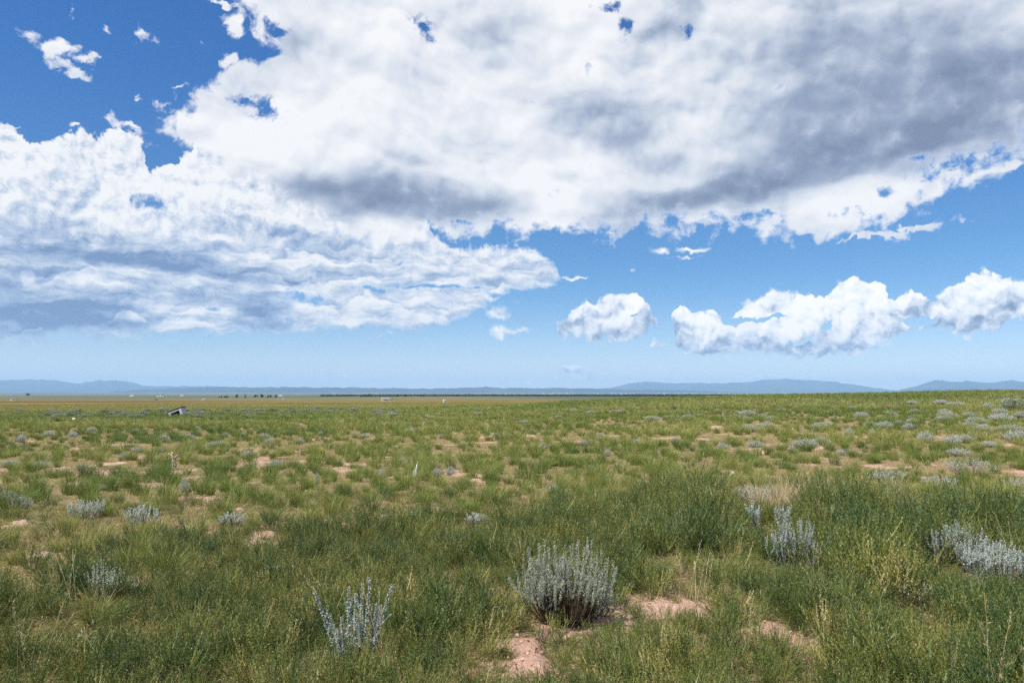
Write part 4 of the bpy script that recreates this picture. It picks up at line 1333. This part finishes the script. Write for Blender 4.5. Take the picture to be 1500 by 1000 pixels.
def limb(pts, r0, r1, name):
    g = Geo()
    pts = np.array(pts); k = np.linspace(0, len(pts) - 1, 14)
    C = np.stack([np.interp(k, np.arange(len(pts)), pts[:, q]) for q in range(3)], -1)
    C[1:-1] = (C[:-2] + C[1:-1] * 2 + C[2:]) / 4
    rad = np.linspace(r0, r1, 14) * (1 + 0.25 * np.sin(np.arange(14) * 2.1))
    rad[-1] *= 0.3
    g.tube(C, rad, 0.5, 7)
    return g.obj(name, m_cholla, e, smooth=True)


limb([P(257, 690), P(255.5, 682), P(255, 677), P(253, 671), P(252, 664)], 0.052, 0.030, "trunk")
limb([P(253.5, 672), P(250, 669, .02), P(246.5, 665.5, .03)], 0.032, 0.018, "branch")
limb([P(254, 673.5), P(257.5, 671, -.02), P(260.5, 667.5, -.03)], 0.032, 0.018, "branch")
limb([P(255, 677), P(259, 675, .05), P(262, 672, .06)], 0.013, 0.006, "branch")
tag(e, "dead branching cactus skeleton standing among grass tussocks", "dead plant")

x, y, z, s = at(607, 706, 0.1)
e = empty("dead_stalk", (x, y, z))
for q, nm, r0 in (([(0, 0, -0.02), (0.02, 0, 0.10), (0.035, 0.01, 0.24), (0.06, 0.01, 30 * s)], "stem", 0.055), ([(0.0, 0.02, -0.01), (-0.02, 0.03, 0.08), (-0.015, 0.03, 0.17), (0.0, 0.03, 19 * s)], "branch", 0.040)):
    q = np.array(q); k = np.linspace(0, 3, 12)
    C = np.stack([np.interp(k, np.arange(4), q[:, w]) for w in range(3)], -1)
    g_ = Geo(); g_.tube(C, np.linspace(r0, 0.005, 12) * (1 + 0.2 * np.sin(np.arange(12) * 1.7)), 0.5, 6)
    g_.obj(nm, m_whitebone, e, smooth=True)
tag(e, "bleached white pointed dead stalk with a shorter prong in the green bunchgrass", "dead plant")


def rock_geo(seed, rx, ry, rz):
    r = np.random.default_rng(seed)
    import bmesh
    bm = bmesh.new(); bmesh.ops.create_icosphere(bm, subdivisions=2, radius=1)
    V = np.array([v.co[:] for v in bm.verts]); Fc = np.array([[v.index for v in f.verts] for f in bm.faces]); bm.free()
    for k in range(9):
        n = unit(r.normal(0, 1, 3)); d = r.uniform(0.55, 0.85)
        h = V @ n - d
        V = V - np.outer(np.maximum(h, 0), n)
    V = V * np.array([rx, ry, rz]) * (1 + r.normal(0, 0.03, (len(V), 1)))
    return V, Fc


m_stone_d = solid_mat("dark_stone", [(0.3, (0.05, 0.045, 0.042)), (0.7, (0.15, 0.135, 0.125))], 25, bump=0.003)
m_stone_l = solid_mat("pale_stone", [(0.3, (0.42, 0.39, 0.36)), (0.7, (0.70, 0.68, 0.65))], 25, bump=0.003)
x, y, z, s = at(1066, 697, 0.22)
for i, (dx, dy, a, b, c, mt, lb) in enumerate([(-0.16, 0.02, .05, .045, .035, m_stone_d, "dark stone at the end of the small stone pile in the grass"), (-0.07, -0.02, .045, .05, .04, m_stone_l, "white stone between dark ones in the small stone pile"),
                                              (0.02, 0.03, .07, .05, .055, m_stone_d, "largest dark stone of the small pile in the grass"), (0.10, -0.03, .05, .045, .045, m_stone_l, "white stone on the sunny end of the small pile, the larger white one"),
                                              (0.17, 0.02, .04, .05, .03, m_stone_d, "smallest dark stone of the pile, next to the larger white one"), (0.03, -0.06, .03, .03, .022, m_stone_l, "tiny white stone in front of the dark stones")]):
    V, Fc = rock_geo(70 + i, a, b, c)
    o = mesh_obj("stone", V, Fc, mt)
    o.location = (x + dx, y + dy, float(H(x + dx, y + dy)) + c * 0.7 + 0.02)
    tag(o, lb, "stone", "stones of the small pile")
x, y, z, s = at(150, 719)
V, Fc = rock_geo(81, .13, .08, .07)
o = mesh_obj("stone", V, Fc, m_stone_d); o.location = (x, y, z + 0.06); tag(o, "dark stone lying on the bare soil between tussocks", "stone")
x, y, z, s = at(108, 619)
V, Fc = rock_geo(82, .13, .10, .11)
o = mesh_obj("stone", V, Fc, m_stone_l); o.location = (x, y, z + 0.22); tag(o, "white boulder in the grass near the sage belt", "boulder")

# ------------------------------------------------------------------ box helper
def box(g, lo, hi, M=None):
    x0, y0, z0 = lo; x1, y1, z1 = hi
    v = np.array([(x, y, z) for z in (z0, z1) for x, y in ((x0, y0), (x1, y0), (x1, y1), (x0, y1))], float)
    if M is not None:
        v = v @ np.array(M.to_3x3()).T
    g.add(v, [(3, 2, 1, 0), (4, 5, 6, 7), (0, 1, 5, 4), (1, 2, 6, 5), (2, 3, 7, 6), (3, 0, 4, 7)], 0.5)


def prism(g, pts, y0, y1):
    """polygon in x,z extruded along y"""
    n = len(pts)
    v = [(a, y0, b) for a, b in pts] + [(a, y1, b) for a, b in pts]
    q = [(i, (i + 1) % n, n + (i + 1) % n, n + i) for i in range(n)]
    g.add(v, q, 0.5)
    if n == 4:
        g.add(v, [(0, 1, 2, 3), (7, 6, 5, 4)], 0.5)
    else:
        c = np.array(pts).mean(0)
        vv = [(c[0], y0, c[1])] + [(a, y0, b) for a, b in pts]
        for i in range(n):
            j = (i + 1) % n
            g.add([vv[0], vv[1 + i], vv[1 + j], vv[1 + j]], [(0, 1, 2, 3)], 0.5)
            g.add([(c[0], y1, c[1]), (pts[j][0], y1, pts[j][1]), (pts[i][0], y1, pts[i][1]), (pts[i][0], y1, pts[i][1])], [(0, 1, 2, 3)], 0.5)


def flat_mat(name, col, rough=0.8, var=0.12, scale=3.0):
    return solid_mat(name, [(0.3, tuple(c * (1 - var) for c in col)), (0.7, tuple(min(1, c * (1 + var)) for c in col))], scale, rough)


m_pale = flat_mat("pale_lilac_paint", (0.46, 0.43, 0.49))
m_darkroof = flat_mat("dark_roofing", (0.030, 0.030, 0.032))
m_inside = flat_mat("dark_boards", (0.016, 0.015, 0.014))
m_green = flat_mat("green_paint", (0.05, 0.26, 0.17))
m_white = flat_mat("white_paint", (0.62, 0.62, 0.62))
m_roofred = flat_mat("brown_roof", (0.30, 0.16, 0.12))
m_roofgrey = flat_mat("grey_roof", (0.34, 0.35, 0.37))
m_glass = flat_mat("dark_glass", (0.03, 0.04, 0.05), 0.2)

# tilted shelter
x, y, z, s = at(262, 608.5, 0.9)
w, h, d = 19 * s, 9.5 * s, 12 * s
e = empty("tilted_shelter", (x, y, z - 1.2 * s))
e.rotation_euler = (R(3), R(-19), R(-7))
g_ = Geo(); box(g_, (-w * 0.56, -d * 0.52, h), (w * 0.54, d * 0.5, h + 1.1 * s)); g_.obj("roof", m_darkroof, e)
g_ = Geo(); box(g_, (-w * 0.5, -d * 0.5, 0), (-w * 0.36, d * 0.48, h)); g_.obj("side_wall", m_pale, e)
g_ = Geo(); box(g_, (w * 0.32, -d * 0.5, 0), (w * 0.5, d * 0.48, h)); g_.obj("side_wall", m_pale, e)
g_ = Geo(); box(g_, (-w * 0.36, -d * 0.49, h * 0.76), (w * 0.32, -d * 0.40, h)); g_.obj("front_beam", m_pale, e)
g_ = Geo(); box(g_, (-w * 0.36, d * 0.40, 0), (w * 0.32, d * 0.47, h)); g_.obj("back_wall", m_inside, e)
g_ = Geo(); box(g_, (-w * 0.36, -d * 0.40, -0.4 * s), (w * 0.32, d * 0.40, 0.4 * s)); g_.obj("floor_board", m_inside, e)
g_ = Geo(); box(g_, (-w * 0.22, -d * 0.2, 0.5 * s), (w * 0.10, d * 0.2, h * 0.52)); g_.obj("inner_panel", m_green, e)
tag(e, "tilted pale box shelter with dark roof, open dark front and green inside", "shelter")


# ------------------------------------------------------------------ far buildings
def far_pos(px, D):
    u = (px - 750) / F
    n = math.sqrt(1 + u * u)
    x, y = u / n * D, D / n
    return x, y, float(H(x, y))


def house(px, D, w, d, h, roof, label, wall=m_white, rz=0.0, group="far houses on the plain", wins=True, name="house", cat="house"):
    x, y, z = far_pos(px, D)
    w, d, h = w * 0.8, d * 0.8, h * 0.8
    e = empty(name, (x, y, z - 0.3), rz)
    g = Geo(); box(g, (-w / 2, -d / 2, 0), (w / 2, d / 2, h)); wl = g.obj("wall", wall, e)
    g = Geo(); prism(g, [(-w / 2 - .0, h), (w / 2 + .0, h), (w / 2 * 0.86, h + d * 0.2), (-w / 2 * 0.86, h + d * 0.2)], -d / 2 - 0.3, d / 2 + 0.3); g.obj("roof", roof, e)
    if wins:
        for k in range(max(1, int(w / 4))):
            g = Geo(); cx = -w / 2 + (k + 0.5) * w / max(1, int(w / 4)); box(g, (cx - 0.6, -d / 2 - 0.06, h * 0.42), (cx + 0.6, -d / 2 - 0.02, h * 0.78)); g.obj("window", m_glass, e)
        g = Geo(); box(g, (w * 0.18, -d / 2 - 0.07, 0.3), (w * 0.18 + 1.0, -d / 2 - 0.025, h * 0.8)); g.obj("door", m_roofred, e)
    tag(e, label, cat, group)
    return e


house(565, 640, 8.5, 5, 2.3, m_white, "long low white house on the far edge of the tan field", rz=0.2)
house(573.5, 650, 3.0, 3, 1.9, m_roofgrey, "small grey-roofed shed just beside the long white house", rz=-0.2, name="shed", cat="shed")
house(577.5, 655, 1.8, 2, 1.6, m_roofred, "tiny brown-roofed shed, farther from the long white house", name="shed", cat="shed", wins=False)
house(652, 520, 2.6, 2.4, 1.9, m_white, "lone small white hut in the tan field", rz=0.3, name="hut", cat="hut", wins=False)
e = house(850, 420, 4.3, 2.2, 1.3, m_white, "white and grey-blue caravan beyond the grassy crest", rz=-0.15, name="caravan", cat="caravan", wall=flat_mat("grey_blue_paint", (0.42, 0.47, 0.55)))
house(1031, 760, 4.0, 3, 2.2, m_white, "white cabin roof peeping over the crest, below the broad mountain", name="cabin", cat="cabin", wins=False)
house(1178, 1000, 3.4, 3, 5.2, m_white, "tiny white hut on the crest under the broad mountain summit", name="hut", cat="hut", wins=False)
house(22, 900, 6.5, 4, 2.2, m_roofgrey, "grey-roofed farmhouse at the end of the dark strip")
house(195, 2600, 14, 8, 5, m_white, "white farmhouse out on the green plain beneath the twin blue peaks")
house(233, 2700, 8, 8, 5, m_darkroof, "dark-roofed barn, first of three in a row on the green plain", name="barn", cat="barn", wins=False)
house(236.5, 2700, 7, 8, 4.5, m_white, "white-roofed barn in the middle of the row of three", name="barn", cat="barn", wins=False)
house(240, 2700, 8, 8, 5, m_darkroof, "dark-roofed barn, last of the row towards the white ranch", name="barn", cat="barn", wins=False)
house(268, 3400, 16, 9, 6, m_white, "white ranch house on the green plain beyond the tilted shelter")
house(300, 820, 3.4, 3, 1.5, m_white, "small white shed at the back of the tan field behind the shelter", name="shed", cat="shed", wins=False)
house(230, 780, 3.0, 3, 1.4, m_darkroof, "small dark shed at the back of the tan field behind the shelter", name="shed", cat="shed", wins=False)
house(412, 3800, 22, 10, 6, m_white, "white barn on the green rise behind the row of dark trees", name="barn", cat="barn", wins=False)
house(416, 900, 3.0, 3, 1.5, m_white, "small white shed before the green rise, beyond the dark trees", name="shed", cat="shed", wins=False)
# the town in the valley: specks
rt = random.Random(9)
g = Geo(); box(g, (-.5, -.5, 0), (.5, .5, .45)); prism(g, [(-.5, .45), (.5, .45), (.4, .7), (-.4, .7)], -.5, .5)
t0 = g.obj("town_building", m_white)
for i in range(70):
    px = rt.gauss(890, 170)
    px = min(1270, max(480, px))
    D = rt.uniform(11500, 17500)
    o = t0 if i == 0 else t0.copy()
    if i: COL.objects.link(o)
    x, y, z = far_pos(px, D)
    o.location = (x, y, z - 1)
    k = rt.uniform(10, 30)
    o.scale = (k, k * 0.7, rt.uniform(9, 18))
    tag(o, "pale speck of a town building in the blue valley below the mountains", "building", "town buildings in the valley")

# ------------------------------------------------------------------ far trees and the juniper woodland
m_crown = solid_mat("dark_tree_foliage", [(0.3, (0.012, 0.022, 0.010)), (0.7, (0.040, 0.060, 0.024))], 1.2)


def crown_geo(seed, n, w, h, z0, leaf):
    r = np.random.default_rng(seed)
    g = Geo()
    c = r.normal(0, 1, (7, 3)) * np.array([w * .22, w * .22, h * .18]) + np.array([0, 0, z0 + h * 0.5])
    k = r.integers(0, 7, n)
    P = c[k] + unit(r.normal(0, 1, (n, 3))) * r.uniform(0.4, 1.0, (n, 1)) * np.array([w * .3, w * .3, h * .32])
    D = unit(r.normal(0, 1, (n, 3)))
    g.leaves(P, D, unit(np.cross(D, r.normal(0, 1, (n, 3)))), leaf * r.uniform(0.6, 1.3, n), leaf * 0.7, r.random(n), 0.1)
    return g


tg = []
for i in range(3):
    e = empty("tree", (0, 0, 0))
    crown_geo(90 + i, 420, 1.0, 0.85, 0.14, 0.14).obj("crown", m_crown, e)
    g = Geo(); g.tube(np.array([[0, 0, -0.02], [0.01, 0, 0.2], [0.0, 0.01, 0.45], [0.02, 0, 0.7]]), np.array([0.05, 0.04, 0.028, 0.012]), 0.5, 6); g.obj("trunk", m_wood, e)
    tg.append(e)
used = [0, 0, 0]
TR = [(322, 1500, 3.5), (326, 1520, 4.5), (330, 1500, 5), (334, 1510, 4.5), (347, 1480, 7), (361, 1500, 4), (375, 1490, 6.5), (385, 1480, 8), (393, 1500, 4.5), (396.5, 1500, 6), (405, 1490, 6),
      (529, 1750, 4.5), (533, 1760, 6), (537, 1740, 6), (541, 1750, 8), (545, 1750, 6), (551, 1760, 4), (557, 1770, 4), (565, 1760, 3.5), (583, 1700, 7), (595, 1780, 5), (604, 1900, 4), (642, 1900, 4), (671, 1900, 5), (42, 3000, 12), (360, 3200, 8), (620, 1950, 4.5), (500, 2100, 5)]
for i, (px, D, sz) in enumerate(TR):
    k = i % 3
    e = tg[k] if not used[k] else copy_tree(tg[k])
    used[k] = 1
    x, y, z = far_pos(px, D)
    e.location = (x, y, z); sz *= 0.82; e.scale = (sz * 1.1, sz * 1.1, sz); e.rotation_euler = (0, 0, i * 1.3)
    grp = "dark trees in a row on the plain" if px < 420 and px > 100 else ("dark trees in a thick clump on the plain" if px < 575 and px > 500 else "single trees far out on the plain")
    lab = {"dark trees in a row on the plain": "small dark tree of the spaced row on the green plain beyond the tan field", "dark trees in a thick clump on the plain": "small dark tree in the thick clump behind the long white house"}.get(grp, "lone dark tree far out on the plain, apart from the row and the clump")
    tag(e, lab, "tree", grp)

rw = np.random.default_rng(14)
n = 15000
px = rw.uniform(470, 1180, n); px = np.where(rw.random(n) < 0.25, rw.uniform(640, 1100, n), px)
D = rw.uniform(2400, 7800, n)
u = (px - 750) / F; nr = np.sqrt(1 + u * u)
X = u / nr * D; Y = D / nr
k = (fbm(X / 400, Y / 900, 3) > 0.36) & (D < np.interp(px, [470, 640, 1180], [3600, 7800, 7800]) )
X, Y = X[k], Y[k]
g = Geo()
nn = len(X)
Z = H(X, Y)
hh = rw.uniform(3.5, 7.5, nn)
for q in range(5):
    D_l = unit(rw.normal(0, 1, (nn, 3)))
    P_l = np.stack([X, Y, Z + hh * 0.45], -1) + rw.normal(0, 1, (nn, 3)) * np.array([1.6, 1.6, 0.9]) - D_l * hh[:, None] * 0.4
    g.leaves(P_l, D_l, unit(np.cross(D_l, rw.normal(0, 1, (nn, 3)))), hh * 0.85, hh * 0.8, rw.random(nn), 0.15)
tag(g.obj("distant_woodland", m_crown), kind="stuff")

build_cover()
# ------------------------------------------------------------------ render settings
scene.view_settings.view_transform = 'Standard'
scene.view_settings.look = 'None'
scene.view_settings.exposure = 0.45
scene.view_settings.gamma = 1.0
scene.view_settings.use_curve_mapping = False
scene.render.engine = 'CYCLES'
scene.cycles.max_bounces = 5
scene.cycles.diffuse_bounces = 3
scene.cycles.glossy_bounces = 1
scene.cycles.transmission_bounces = 3
scene.cycles.volume_bounces = 1
scene.cycles.transparent_max_bounces = 8
scene.cycles.use_denoising = False
